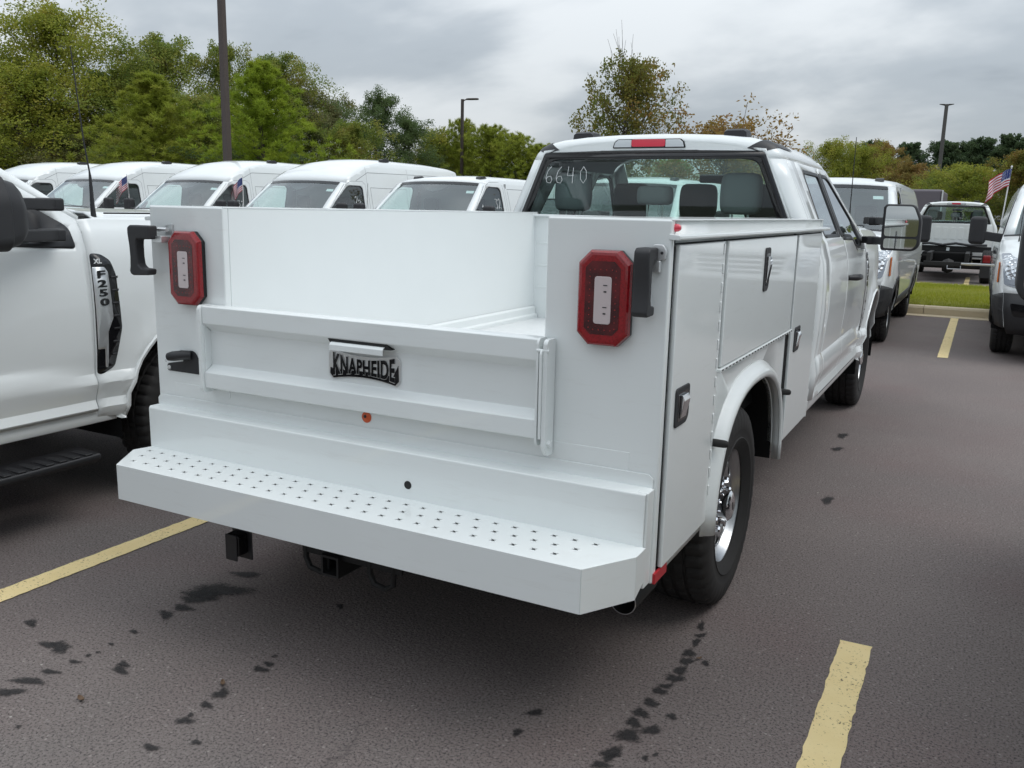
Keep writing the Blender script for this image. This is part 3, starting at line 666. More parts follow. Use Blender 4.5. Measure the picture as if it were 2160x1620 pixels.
# licence plate lamp bracket
pb = ob('plate_bracket', MB().prism(smooth_poly([(-.935,.886),(-.728,.886),(-.728,.912),(-.752,.916),(-.785,.965),(-.80,.972),(-.868,.968),(-.872,.95),(-.85,.935),(-.85,.928),(-.91,.918),(-.935,.912)], .008, 3), 'y', -.0005, -.004), 'black_textured', truck, bevel=.001)
ob('plate_lamp', MB().tube([(-.884,-.040,.947),(-.862,-.038,.951),(-.83,-.028,.956),(-.808,-.006,.955)], [.015,.0185,.018,.016], 14), 'black_plastic', pb)
ob('lamp_lens', MB().lathe([(-.0745,.006),(-.075,0)], 12, 'y', (-.858, 0, .940)), 'lens_clear', pb)
for x, z in ((-.921,.899), (-.741,.899)): ob('bolt', MB().lathe([(-.004,.009),(-.008,.009),(-.009,0)], 6, 'y', (x, 0, z)), 'zinc', pb, smooth=20)
# hitch, trailer socket, exhaust, chassis
hi = ob('hitch', MB().box(-.50, .50, -.02, .06, .36, .45), 'black_frame', truck, bevel=.006)
for x in (-.195, .055):
    pass
ob('receiver_tube', MB().loft([[(-.072+a*.036, -.13+b, .335+c*.036) for a, c in ((-1,-1),(1,-1),(1,1),(-1,1))] for b in (0, .25)]).loft([[(-.072+a*.028, -.13+b, .335+c*.028) for a, c in ((-1,-1),(1,-1),(1,1),(-1,1))] for b in (0, .25)]).loft([[(-.072+a*g, -.13, .335+c*g) for a, c in ((-1,-1),(1,-1),(1,1),(-1,1))] for g in (.036, .028)]), 'black_frame', hi, smooth=0)
for xc in (-.150, .118):
    pts = [(xc-.045, -.10, .40), (xc-.048, -.10, .335), (xc-.030, -.10, .300), (xc+.015, -.10, .292), (xc+.045, -.10, .31), (xc+.05, -.10, .40)]
    ob('chain_loop', MB().tube(pts, .010, 8), 'black_frame', hi)
ob('hitch_plate', MB().box(-.21, .20, -.105, -.093, .352, .46), 'black_frame', hi, bevel=.003)
ts = ob('trailer_socket', MB().box(-.545, -.452, -.094, -.088, .262, .43), 'black_plastic', hi, bevel=.003)
ob('socket_body', MB().prism(rrect(-.532, -.468, .285, .365, .012), 'y', -.095, -.14), 'black_gloss', hi, bevel=.004)
ob('socket_lid', MB().box(-.527, -.473, -.146, -.140, .270, .365), 'black_plastic', hi, bevel=.003)
ep = ob('exhaust_pipe', MB().lathe([(.101,.0385),(.30,.0385),(.31,.040),(.30,.0415),(.101,.0415)], 32, 'y', (.872, 0, .345)), 'black_frame', truck, smooth=50)
ob('pipe_rim', MB().lathe([(.100,.0415),(.0985,.0405),(.0985,.039),(.100,.0385)], 32, 'y', (.872, 0, .345)), 'steel', ep)
boxes('frame_rail', [(.36, .44, -.02, 5.9, .50, .68)], 'black_frame', truck, .004)
boxes('frame_rail', [(-.44, -.36, -.02, 5.9, .50, .68)], 'black_frame', truck, .004)
boxes('bed_underside', [(-.90, .90, .02, 2.46, .70, .84)], 'underbody', truck)
ax = MB().tube([(-.74,1.03,.39),(.74,1.03,.39)], .05, 16); ax.lathe([(-.13,.03),(-.12,.13),(0,.17),(.12,.13),(.13,.03)], 20, 'x', (0,1.03,.39))
ob('rear_axle', ax, 'black_frame', truck)
ob('fuel_tank', MB().box(-.75, -.46, 1.9, 3.3, .36, .66), 'black_plastic', truck, bevel=.03)
ob('spare_wheel_carrier', MB().lathe([(.40,.10),(.40,.34),(.46,.38),(.56,.38),(.62,.33),(.62,.1)], 32, 'z', (0, .42, 0)), 'rubber', truck)
ob('drive_shaft', MB().tube([(0,1.1,.40),(.02,3.4,.48)], .045, 12), 'black_frame', truck)
for s in (1, -1): add_wheel(wheel_proto, truck, (s*.848, 1.03, .392), s < 0)

# ================================================================ pickup cab (service truck, parked pickup, bare chassis)
HW = [(.44,.945),(.49,.975),(.52,.986),(.56,.970),(.66,.999),(.72,.993),(.752,.979),(.775,.980),(.85,.988),(1.0,.995),(1.15,.992),(1.27,.978),(1.36,.950),(1.40,.925),(1.47,.893),(1.60,.835),(1.80,.745),(1.84,.722),(1.872,.69),(1.90,.64)]
AY, AZ, AR = 5.26, .43, .513
def chw(y, z):
    zz = z
    if z < 1.0: zz = z+.065*sstep((y-4.27)/.26)*sstep((1.0-z)/.15)*sstep((z-.58)/.12)
    x = interp(HW, zz)
    if y > 5.35: x -= .16*((y-5.35)/.7)**2.2
    d = math.hypot(y-AY, z-AZ)
    if y > 4.6: x += .022*math.exp(-((d-AR-.01)/.055)**2)
    if z > 1.38 and y > 4.3: x -= .05*sstep((y-4.3)/.4)*0
    return x
CZ = [.47,.49,.505,.52,.54,.56,.6,.64,.66,.69,.72,.735,.752,.765,.78,.82,.9,1.0,1.1,1.2,1.27,1.32,1.36,1.38,1.40,1.47,1.55,1.65,1.75]
def inset(poly, k, ky=None):
    cx = (min(p[0] for p in poly)+max(p[0] for p in poly))/2; cy = (min(p[1] for p in poly)+max(p[1] for p in poly))/2
    return [(cx+(x-cx)*k, cy+(y-cy)*(ky or k)) for x, y in poly]
def build_cab(root, badges=True):
    for s in (1, -1):
        def sp(name, outer, holes, m, parent=root, off=0.0, solid=.018, du=.12, **k):
            us = [p[0] for p in outer]; vs = [p[1] for p in outer]
            bm = panel(outer, holes, lambda u, w: (chw(u, w)+off, u, w), frange(min(us), max(us), du), [z for z in CZ if min(vs) < z < max(vs)], (1,0,0))
            return ob(name, side_x(s, bm), m, parent, smooth=24, solid=solid, **k)
        sp('cab_quarter', [(2.662,.52),(2.872,.52),(2.872,1.80),(2.662,1.80)], [], 'paint_white')
        rw = smooth_poly([(2.965,1.388),(3.575,1.384),(3.575,1.765),(3.03,1.765)], .04)
        d = sp('rear_half_door', [(2.877,.505),(3.604,.505),(3.604,1.80),(2.877,1.80)], [rw], 'paint_white')
        sp('window_trim', rw, [inset(rw, .90, .90)], 'black_plastic', d, .001, .012)
        sp('window_glass', inset(rw, .905, .905), [], 'glass_side', d, -.006, 0)
        fw = smooth_poly([(3.665,1.384),(4.02,1.376),(4.14,1.305),(4.548,1.283),(4.535,1.385),(3.965,1.745),(3.88,1.768),(3.665,1.768)], .025)
        d = sp('front_door_panel', [(3.609,.505),(4.594,.505),(4.594,1.415),(3.985,1.79),(3.96,1.80),(3.609,1.80)], [fw], 'paint_white')
        gi = smooth_poly([(3.70,1.402),(4.03,1.394),(4.15,1.325),(4.335,1.312),(4.335,1.485),(3.945,1.730),(3.87,1.748),(3.70,1.748)], .025)
        sp('window_trim', fw, [gi], 'black_plastic', d, .001, .012)
        sp('window_glass', inset(gi, 1.0), [], 'glass_side', d, -.006, 0)
        sp('pillar_trim', [(3.578,1.384),(3.664,1.384),(3.664,1.768),(3.578,1.768)], [], 'black_plastic', d, .002, .004)
        sp('belt_trim', [(3.612,1.366),(4.02,1.358),(4.13,1.288),(4.14,1.302),(4.02,1.376),(3.612,1.384)], [], 'black_plastic', d, .003, .004)
        ob('door_handle', MB().tube([(s*.99,3.668,1.128),(s*1.032,3.69,1.130),(s*1.042,3.74,1.130),(s*1.042,3.82,1.128),(s*1.03,3.86,1.126),(s*.99,3.872,1.124)], [.016,.019,.020,.020,.018,.014], 10), 'black_plastic', d, smooth=60)
        arch = arc(AY, AZ, AR, 178, 2, 26)
        f = sp('fender', [(4.602,.475),(4.70,.458),(AY-AR+.004,.452)]+arch+[(AY+AR+.02,.46),(5.98,.52),(6.03,.80),(6.02,1.20),(5.94,1.36),(5.3,1.405),(4.74,1.425),(4.60,1.415)], [], 'paint_white', du=.06)
        lip = []
        for i, (y, z) in enumerate(arch):
            n = Vector((y-AY, z-AZ)).normalized(); x = chw(y, z)
            lip.append([(s*(x-.002), y+n.x*.014, z+n.y*.014), (s*(x+.008), y+n.x*.004, z+n.y*.004), (s*(x+.004), y-n.x*.010, z-n.y*.010), (s*(x-.05), y-n.x*.012, z-n.y*.012)])
        ob('arch_lip', MB().loft(lip, False), 'paint_white', f, smooth=60, solid=.003)
        ob('wheel_liner', MB().loft([[(s*.97, y, z) for y, z in arc(AY, AZ, AR+.02, 190, -10, 20)], [(s*.50, y, z) for y, z in arc(AY, AZ, AR+.02, 190, -10, 20)]], False), 'underbody', root)
        ob('inner_liner', MB().box(*sorted((s*.48, s*.50)), 4.6, 5.9, .4, 1.0), 'underbody', root)
        # gap backing so that no light shows between the panels
        ob('hinge_pillar', MB().box(*sorted((s*.80, s*.945)), 4.56, 4.64, .5, 1.36), 'underbody', root)
        ob('lock_pillar', MB().box(*sorted((s*.70, s*.94)), 3.58, 3.63, .5, 1.36), 'underbody', root)
        ob('rocker', MB().prism([(s*.70,.44),(s*.955,.44),(s*.965,.47),(s*.965,.512),(s*.70,.512)], 'y', 2.64, 4.72), 'paint_white', root, bevel=.006)
        ob('door_lining', MB().box(*sorted((s*.86, s*.905)), 2.70, 4.55, .55, 1.33), 'interior', root)
        # badge on the fender: black vent, bright plate, stacked figures
        v = sp('vent_panel', smooth_poly([(4.606,1.262),(4.664,1.256),(4.712,1.225),(4.733,1.16),(4.750,.899),(4.703,.712),(4.64,.684),(4.606,.686)], .02), [], 'black_gloss', f, .003, .006)
        sp('bright_plate', smooth_poly([(4.608,1.197),(4.674,1.195),(4.690,1.172),(4.702,.95),(4.670,.885),(4.666,.712),(4.652,.712),(4.650,.805),(4.612,.805)], .006, 2), [], 'zinc', f, .0045, .006)
        for i in range(7):
            z = 1.15-.062*i
            sp('vent_slat', [(4.706-.008*max(0,i-4),z),(4.742-.012*max(0,i-4),z),(4.740-.012*max(0,i-4),z-.010),(4.704-.008*max(0,i-4),z-.010)], [], 'black_textured', f, .005, .006)
        def side_text(body, size, y, z, m, sx, off, ex=.0015, dx=.0062):
            bm = text_bm(body, size, ex, off, sx=sx)
            for q in bm.verts: q.co = Vector((chw(y, z)+dx+q.co.z, y+q.co.x, z+q.co.y)) if s > 0 else Vector((-(chw(y, z)+dx+q.co.z), y-q.co.x, z+q.co.y))
            ob('badge_lettering', bm, m, v, smooth=0)
        if badges:
            side_text('XL', .030, 4.642, 1.222, 'chalk', 1.15, .0008)
            for i, ch in enumerate('F250'): side_text(ch, .047, 4.649+.003*i, 1.160-.044*i, 'black_gloss', 2.1, .0016, dx=.0075)
        # towing mirror on two arms
        M = ob('mirror_housing', MB().prism(smooth_poly([(s*1.095,1.302),(s*1.285,1.300),(s*1.318,1.335),(s*1.318,1.50),(s*1.275,1.592),(s*1.105,1.594),(s*1.088,1.575),(s*1.088,1.32)], .03, 4), 'y', 4.02, 4.13), 'black_textured', root, bevel=.014, seg=3)
        ob('mirror_shell', MB().loft([[(s*x, y, z) for x, z in smooth_poly([(1.10+k,1.31+k),(1.28-k,1.31+k),(1.31-k,1.345+k),(1.31-k,1.50-k),(1.27-k,1.58-k),(1.10+k,1.585-k)], .03, 4)] for y, k in ((4.13,.0),(4.18,.012),(4.215,.035),(4.225,.06))], True, True), 'black_textured', M, smooth=50)
        ob('mirror_glass', MB().prism(smooth_poly([(s*1.105,1.392),(s*1.302,1.392),(s*1.302,1.496),(s*1.266,1.580),(s*1.105,1.582)], .02, 4), 'y', 4.0195, 4.016), 'mirror_glass', M, smooth=0)
        ob('spot_mirror', MB().prism(smooth_poly([(s*1.107,1.316),(s*1.278,1.314),(s*1.300,1.340),(s*1.302,1.378),(s*1.107,1.378)], .015, 4), 'y', 4.0195, 4.0165), 'mirror_glass', M, smooth=0)
        for z in (1.485, 1.352):
            ob('mirror_arm', MB().loft([[(s*x, y, z+h) for h, (x, y) in zip((-.024,.024,.024,-.024), ((x0,y0),(x0,y0),(x1,y1),(x1,y1)))] for x0, y0, x1, y1 in ((1.15,4.0,1.22,4.05),(1.085,4.20,1.145,4.245),(1.03,4.36,1.075,4.39),(.955,4.44,.985,4.475))], True, True), 'black_textured', M, bevel=.006)
            ob('arm_cap', MB().box(*sorted((s*1.00, s*1.075)), 4.335, 4.435, z-.030, z+.026), 'black_plastic', M, bevel=.010)
        for q in [M]+list(M.children):
            if not q.name.startswith(('mirror_arm', 'arm_cap')): q.data.transform(Matrix.Translation((s*.045, -.12, 0)))
    # rear corners, back wall with window, roof
    zs = [.52,.66,.75,.85,1.0,1.15,1.27,1.36,1.40,1.47,1.6,1.7,1.80]
    RC = .078
    for s in (1, -1):
        rings = [[(s*(chw(2.7,z)-RC+RC*math.sin(a)), 2.664-RC*math.cos(a), z) for a in [PI/2*i/8 for i in range(9)]] for z in zs]
        ob('rear_corner', MB().loft(rings, False), 'paint_white', root, smooth=50, solid=.004)
    edge_ = [(chw(2.7,z)-RC, z) for z in zs]+[(.660,1.822),(.652,1.852)]
    gl = smooth_poly([(-.822,1.395),(.822,1.395),(.800,1.47),(.644,1.838),(.3,1.846),(-.3,1.846),(-.644,1.838),(-.800,1.47)], .02)
    yb = lambda x: 2.586-.004+.004*(x/.7)**2
    bm = panel([(x, z) for x, z in edge_]+[(-x, z) for x, z in edge_[::-1]], [gl], lambda u, w: (u, yb(u), w), frange(-.8,.8,.2), frange(.6,1.3,.2), (0,-1,0))
    back = ob('cab_back', bm, 'paint_white', root, smooth=40, solid=.01)
    hd = MB().loft([[(-.672+1.344*i/8, yb(.6), 1.795), ] for i in range(2)], False) if False else None
    gi = smooth_poly([(-.765,1.42),(.765,1.42),(.745,1.47),(.615,1.785),(.54,1.80),(-.54,1.80),(-.615,1.785),(-.745,1.47)], .05)
    ob('window_border', panel(gl, [gi], lambda u, w: (u, yb(u)-.004, w), (), (), (0,-1,0)), 'black_gloss', back, solid=.004)
    ob('rear_window', panel(inset(gi, 1.003), [], lambda u, w: (u, yb(u)-.002, w), (), (), (0,-1,0)), 'glass_clear', back, smooth=0)
    SEC = [(.745,1.80),(.722,1.84),(.69,1.872),(.645,1.896),(.55,1.916),(.4,1.931),(.2,1.940),(0,1.943)]
    SEC = SEC+[(-x, z) for x, z in SEC[-2::-1]]
    ys = [2.586,2.589,2.598,2.612,2.632,2.66,2.75,3.0,3.3,3.6,3.75,3.85,3.93]
    rings = []
    for y in ys:
        k = max(0, (2.664-y)/RC); c = RC*(1-math.sqrt(max(0, 1-min(1,k)**2)))
        dz = .028*max(0, (y-3.55)/.38)**2
        rings.append([(math.copysign(abs(x)-c*min(1,abs(x)/.6), x), y, z-c*.62*sstep((z-1.80)/.1)-dz*sstep((z-1.80)/.1)) for x, z in SEC])
    roof = ob('roof', MB().loft(rings, False), 'paint_white', root, smooth=50, solid=.012)
    head = MB().loft([[(x, yb(x)+.001, 1.79) for x in (-.68,-.5,-.3,0,.3,.5,.68)], [(x, yb(x)+.001, z) for x, z in ((-.66,1.86),(-.5,1.878),(-.3,1.888),(0,1.893),(.3,1.888),(.5,1.878),(.66,1.86))]], False)
    top_fill = panel([(-.652,1.8525)]+[(x, z) for x, z in [(rings[0][len(SEC)-1-i][0], rings[0][len(SEC)-1-i][2]) for i in range(len(SEC))] if z > 1.854]+[(.652,1.8525)], [[(x, z) for x, z in gl if z > 1.8006] + [(-.671,1.8008),(.671,1.8008)]] if False else [], lambda u, w: (u, yb(u)+.0015, w), (), (), (0,-1,0))
    ob('rear_header', top_fill, 'paint_white', root, smooth=0, solid=.004)
    ob('headliner', MB().loft([[(x*.97, y, z-.03) for x, z in SEC] for y in (2.64, 3.2, 3.88)], False), 'cloth_grey', root)
    for s in (1, -1):
        o_ = 0 if s > 0 else len(SEC)-1; dirn = 1 if s > 0 else -1
        cap = []
        for r_ in rings[:8]:
            P = [Vector(r_[o_+dirn*q]) for q in range(5)]
            row_ = [P[1].lerp(P[2], .55), P[2], P[3], P[3].lerp(P[4], .22)]
            cap.append([tuple(p+Vector((s*.0022, -.003 if r_ is rings[0] else 0, .0030))) for p in row_])
        foot = [(x, 2.5825, z) for x, z in ((s*.652,1.822),(s*.640,1.826),(s*.612,1.838),(s*.596,1.848))]
        ob('ditch_cap', MB().loft([foot]+cap, False), 'black_plastic', roof, smooth=60)
        ob('roof_lamp', MB().loft([[(s*.452+x*w, y, z) for x, z in ((-.066,z0),(-.060,z1),(-.045,z1+.008),(.045,z1+.008),(.060,z1),(.066,z0))] for y, w, z0, z1 in ((2.70,1.0,1.915,1.950),(2.72,1.0,1.918,1.960),(2.80,.97,1.92,1.963),(2.86,.85,1.92,1.952),(2.90,.6,1.92,1.932))], True, True), 'black_plastic', roof, smooth=40)
    bl = ob('brake_lamp', MB().prism(smooth_poly([(-.216,1.860),(.216,1.860),(.205,1.895),(.186,1.911),(-.186,1.911),(-.205,1.895)], .008, 2), 'y', 2.5795, 2.600), 'black_gloss', root, bevel=.003)
    ob('cargo_lens', MB().prism([(-.206,1.866),(-.100,1.866),(-.100,1.906),(-.180,1.906),(-.198,1.892)], 'y', 2.5745, 2.5792), 'lens_clear', bl, bevel=.002)
    ob('cargo_lens', MB().prism([(.206,1.866),(.100,1.866),(.100,1.906),(.180,1.906),(.198,1.892)], 'y', 2.5745, 2.5792), 'lens_clear', bl, bevel=.002)
    ob('brake_lens', MB().prism(smooth_poly([(-.099,1.868),(.099,1.868),(.099,1.908),(-.099,1.908)], .012, 3), 'y', 2.572, 2.5792), 'lens_bright_red', bl, bevel=.002)
    # windscreen, pillars, cowl, hood
    top = [(x, 3.935+.06*(1-(x/.66)**2), 1.862+.044*(1-(x/.66)**2)) for x in [-.66+1.32*i/12 for i in range(13)]]
    bot = [(x, 4.655+.20*(1-(x/.83)**2), 1.418+.030*(1-(x/.83)**2)) for x in [-.83+1.66*i/12 for i in range(13)]]
    ob('windscreen', MB().loft([[tuple(Vector(a)*(1-t)+Vector(b)*t+Vector((0,.02,.02))*4*t*(1-t)) for a, b in zip(top, bot)] for t in [i/6 for i in range(7)]], False), 'glass_clear', root, smooth=60)
    for s in (1, -1):
        a0, b0 = Vector((s*.66,3.935,1.862)), Vector((s*.83,4.655,1.418)); a1, b1 = Vector((s*.745,3.95,1.80)), Vector((s*.915,4.61,1.42))
        rows = []
        for i in range(9):
            t = i/8; p, q = a0*(1-t)+b0*t+Vector((0,.02,.02))*4*t*(1-t), a1*(1-t)+b1*t
            q.x = s*(chw(q.y, q.z)-.001); m = (p+q)/2+Vector((s*.012,.006,.012)); rows.append([tuple(p), tuple(p*.6+q*.4+Vector((s*.008,.006,.011))), tuple(m*.5+(p*.3+q*.7)*.5), tuple(q)])
        ob('windscreen_pillar', MB().loft(rows, False), 'paint_white', root, smooth=60, solid=.03)
    ob('cowl', MB().loft([[(x, y+o, z-dz) for x, y, z in bot] for o, dz in ((-.01,.003),(.05,.008),(.10,.02))], False), 'black_plastic', root, smooth=50, solid=.01)
    hrows = []
    for i in range(15):
        y = 4.70+(6.0-4.70)*i/14; zt = 1.448-.045*max(0,(y-5.2)/.8)**2; row = []
        for j in range(25):
            t = -1+2*j/24; e = chw(y, 1.40)-.01; x = t*e; a = abs(t)
            z = zt-.045*sstep((a-.86)/.14)+.012*sstep((.55-a)/.1)-(.11*((y-5.88)/.12)**2 if y > 5.88 else 0)
            yy = y+(.17*(1-t*t) if y < 4.9 else .17*(1-t*t)*max(0, 1-(y-4.9)/.5))
            row.append((x, yy, z))
        hrows.append(row)
    hood = ob('hood', MB().loft(hrows, False), 'paint_white', root, smooth=50, solid=.012)
    for s in (1, -1): ob('hood_seam', MB().tube([(s*(chw(y,1.40)-.075), y, 1.4435-.045*max(0,(y-5.2)/.8)**2) for y in [4.8+i*.1 for i in range(11)]], .004, 6), 'seal', hood)
    ob('grille', MB().box(-.72, .72, 5.90, 6.02, .86, 1.34), 'black_plastic', root, bevel=.02)
    for i in range(3): ob('grille_bar', MB().box(-.70, .70, 6.02, 6.045, .93+.13*i, .965+.13*i), 'black_textured', root, bevel=.008)
    for s in (1, -1): ob('headlamp', MB().box(*sorted((s*.72, s*.90)), 5.86, 6.00, .92, 1.30), 'lens_clear', root, bevel=.03)
    ob('front_bumper', MB().prism([(-.90,5.86),(-.80,6.05),(-.4,6.12),(.4,6.12),(.80,6.05),(.90,5.86)], 'z', .50, .82), 'chrome', root, bevel=.03)
    ob('front_apron', MB().box(-.75, .75, 5.80, 6.0, .33, .52), 'black_plastic', root, bevel=.03)
    ob('engine_bay', MB().box(-.72, .72, 4.75, 5.88, .55, 1.32), 'underbody', root)
    # interior
    ob('cab_floor', MB().box(-.86, .86, 2.62, 4.7, .50, .56), 'underbody', root)
    ob('dashboard', MB().box(-.80, .80, 4.22, 4.70, .85, 1.30), 'interior', root, bevel=.05)
    ob('steering_wheel', MB().lathe([(.014*math.cos(a), .19+.014*math.sin(a)) for a in [2*PI*i/8 for i in range(8)]], 36, 'y', closed=True).xf(Matrix.Translation((-.40,4.12,1.26)) @ Matrix.Rotation(-.45,4,'X')), 'black_plastic', root)
    ob('inside_mirror', MB().box(-.12, .12, 4.02, 4.05, 1.72, 1.78), 'black_plastic', root, bevel=.015)
    def seat(x, y, w, back_top, hz, hw2, hh, m='cloth_grey'):
        b = ob('seat_back', MB().loft([[(x+a*w*k, yy+b2, z) for a, b2 in ((-1,0),(-.9,-.05),(.9,-.05),(1,0),(.85,.09),(-.85,.09))] for z, yy, k in ((.85,y+.12,1),(1.2,y+.03,1),(back_top-.05,y,.96),(back_top,y,.85))], True, True), 'cloth_dark', root, smooth=60)
        ob('headrest', MB().loft([[(x+a*hw2*k, y-.02+b2*.06*k, hz+z) for a, b2 in ((-1,-.6),(-.85,-1),(.85,-1),(1,-.6),(1,.6),(.85,1),(-.85,1),(-1,.6))] for z, k in ((-hh,.72),(-hh*.9,.92),(-hh*.5,1.0),(hh*.45,1.0),(hh*.85,.92),(hh,.75))], True, True), m, b, smooth=60, sub=1)
        for d in (-.045, .045): ob('headrest_post', MB().tube([(x+d, y-.01, back_top-.05), (x+d, y-.02, hz-hh+.02)], .0065, 8), 'steel', b)
        ob('seat_cushion', MB().box(x-w, x+w, y+.05, y+.58, .72, .92), 'cloth_dark', b, bevel=.04)
    for x in (-.52, 0, .50): seat(x, 2.76, .24, 1.43, (1.62 if x else 1.605), (.115 if x else .105), (.115 if x else .055))
    for x in (-.45, .02, .45): seat(x, 3.58, .22, 1.42, 1.585 if x else 1.56, .125, .115, 'cloth_dark')
before = set(truck.children)
build_cab(truck, True)
CAB = [o for o in truck.children if o not in before]
for s in (1, -1): add_wheel(wheel_proto, truck, (s*.842, AY, .392), s < 0)
ob('front_axle', MB().tube([(-.74,AY,.38),(.74,AY,.38)], .05, 14), 'black_frame', truck)
ob('antenna', MB().tube([(.80,4.93,1.43),(.80,4.92,1.60),(.80,4.90,2.09)], [.008,.004,.0025], 8), 'black_plastic', truck)
# figures chalked on the rear window, a printed sheet hung inside
def scribble(parent, strokes, fn, r=.0022, m='chalk', name='chalk_stroke'):
    for st in strokes: ob(name, MB().tube([fn(x, y) for x, y in st], r, 5), m, parent, smooth=60)
six = [(.5,1),(.2,.75),(.02,.35),(.12,.05),(.4,0),(.55,.2),(.45,.42),(.2,.40),(.05,.25)]
four = [[(.1,1),(.0,.45),(.55,.48)], [(.5,.95),(.42,0)]]
zero = [(.3,1),(.05,.7),(.05,.25),(.3,0),(.55,.3),(.52,.75),(.3,1)]
bk = [o for o in truck.children if o.name.startswith('cab_back')][0]
fnw = lambda ox, k=.095: (lambda x, y: (ox+x*k*.8, 2.576, 1.665+y*k))
for g, ox in (([six], -.632), ([six], -.565), (four, -.49), ([zero], -.41)): scribble(bk, g, fnw(ox), .0015)

# ================================================================ the pickup in the next stall
pk = tag(empty('pickup_truck', (-2.95, -4.14, 0)), 'white pickup with fender badge and black towing mirror beside the service truck', 'truck')
for o in CAB: copy_tree(o, pk)
for s in (1, -1):
    add_wheel(wheel_proto, pk, (s*.842, AY, .392), s < 0); add_wheel(wheel_proto, pk, (s*.842, 1.09, .392), s < 0)
    st = ob('running_board', MB().prism([(s*.90,.30),(s*1.06,.285),(s*1.075,.30),(s*1.07,.325),(s*.90,.335)], 'y', 2.75, 4.53), 'black_plastic', pk, bevel=.008)
    for i in range(26): ob('step_rib', MB().box(*sorted((s*.95, s*1.066)), 2.80+.066*i, 2.838+.066*i, .3255, .3335), 'black_textured', st, bevel=.003)
    arch = arc(1.09, AZ, AR, 178, 2, 20)
    bm = panel([(-.12,.56),(1.09-AR,.52)]+arch+[(1.09+AR,.50),(2.55,.50),(2.55,1.38),(-.12,1.38)], [], lambda u, w: (chw(u, w), u, w), frange(-.1,2.5,.15), [z for z in CZ if z < 1.38], (1,0,0))
    ob('bed_side', side_x(s, bm), 'paint_white', pk, smooth=24, solid=.06)
    ob('tail_lamp', MB().box(*sorted((s*.80, s*.985)), -.15, -.06, .85, 1.33), 'lens_red', pk, bevel=.015)
ob('bed_floor', MB().box(-.92, .92, -.1, 2.5, .74, .80), 'black_plastic', pk)
ob('tailgate', MB().box(-.80, .80, -.14, -.07, .72, 1.38), 'paint_white', pk, bevel=.015)
ob('rear_bumper', MB().box(-.95, .95, -.32, -.12, .50, .68), 'chrome', pk, bevel=.03)
for s in (1, -1): ob('frame_rail', MB().box(*sorted((s*.36, s*.44)), -.05, 5.9, .46, .62), 'black_frame', pk)
ob('front_axle', MB().tube([(-.74,AY,.38),(.74,AY,.38)], .05, 14), 'black_frame', pk)
ob('antenna', MB().tube([(.848,4.745,1.425),(.848,4.742,1.47),(.848,4.74,1.615),(.848,4.738,1.64),(.846,4.72,1.78),(.842,4.688,2.20)], [.013,.011,.0065,.004,.0034,.0025], 10), 'black_plastic', pk)

# another pickup in the stall on the other side, only its mirror reaches into the picture
pk2 = tag(copy_tree(pk), 'white pickup parked right of the service truck, its black mirror reaching out', 'truck')
pk2.location = (3.165, -3.62, 0)

# ================================================================ bare chassis truck across the grass
ch = tag(empty('chassis_truck', (1.02, 20.35, 0)), 'white pickup chassis with its bed removed, black frame showing, parked beyond the grass strip', 'truck')
for o in CAB: copy_tree(o, ch, skip=('badge_lettering', 'lug_nut', 'chalk_stroke'))
for s in (1, -1):
    add_wheel(wheel_proto, ch, (s*.842, AY, .392), s < 0); add_wheel(wheel_proto, ch, (s*.842, 1.5, .392), s < 0)
    ob('frame_rail', MB().box(*sorted((s*.36, s*.45)), .55, 5.9, .52, .72), 'black_frame', ch)
    ob('tail_lamp', MB().box(*sorted((s*.74, s*.90)), 1.00, 1.04, .50, .68), 'lens_red', ch, bevel=.02)
    ob('lamp_bracket', MB().box(*sorted((s*.44, s*.92)), 1.05, 1.10, .62, .66), 'black_frame', ch)
    ob('mud_flap', MB().box(*sorted((s*.70, s*.98)), 1.06, 1.075, .15, .48), 'black_plastic', ch)
for i in range(9):
    x = -.72+.18*i
    ob('pressed_rib', MB().prism(smooth_poly([(x-.055,1.00),(x+.055,1.00),(x+.055,1.30),(x-.055,1.30)], .02, 3), 'y', 2.583, 2.574), 'paint_white', ch, bevel=.004)
ob('vent_flap', MB().box(-.74, -.52, 2.568, 2.582, 1.04, 1.15), 'black_plastic', ch, bevel=.006)
ob('cross_member', MB().box(-.9, .9, 2.30, 2.40, .70, .84), 'black_frame', ch, bevel=.01)
ob('wiring_loom', MB().tube([(-.85,2.28,.86),(-.5,2.25,.90),(-.2,2.27,.86),(.1,2.24,.91),(.4,2.27,.87),(.8,2.28,.88)], .03, 8), 'black_plastic', ch)
ob('rear_axle', MB().tube([(-.74,1.5,.38),(.74,1.5,.38)], .06, 14).lathe([(-.13,.03),(-.12,.13),(0,.18),(.12,.13),(.13,.03)], 20, 'x', (0,1.5,.38)), 'black_frame', ch)
ob('hitch_bar', MB().box(-.5, .5, .50, .60, .42, .52), 'black_frame', ch, bevel=.01)
ob('fuel_tank', MB().box(-.62, .5, 1.7, 2.5, .42, .70), 'underbody', ch, bevel=.04)
ob('step_bumper', MB().box(.30, 1.02, .42, .50, .46, .51), 'steel', ch, bevel=.01)
ob('tow_loop', MB().tube([(.02,.48,.44),(.02,.45,.36),(.30,.45,.36),(.30,.48,.44)], .012, 8), 'steel', ch)
ob('tag_label', MB().box(-.10, -.03, 2.285, 2.29, .72, .80), 'paper', ch); ob('tag_label', MB().box(-.92, -.87, 1.0, 1.01, .46, .60), 'paper', ch)

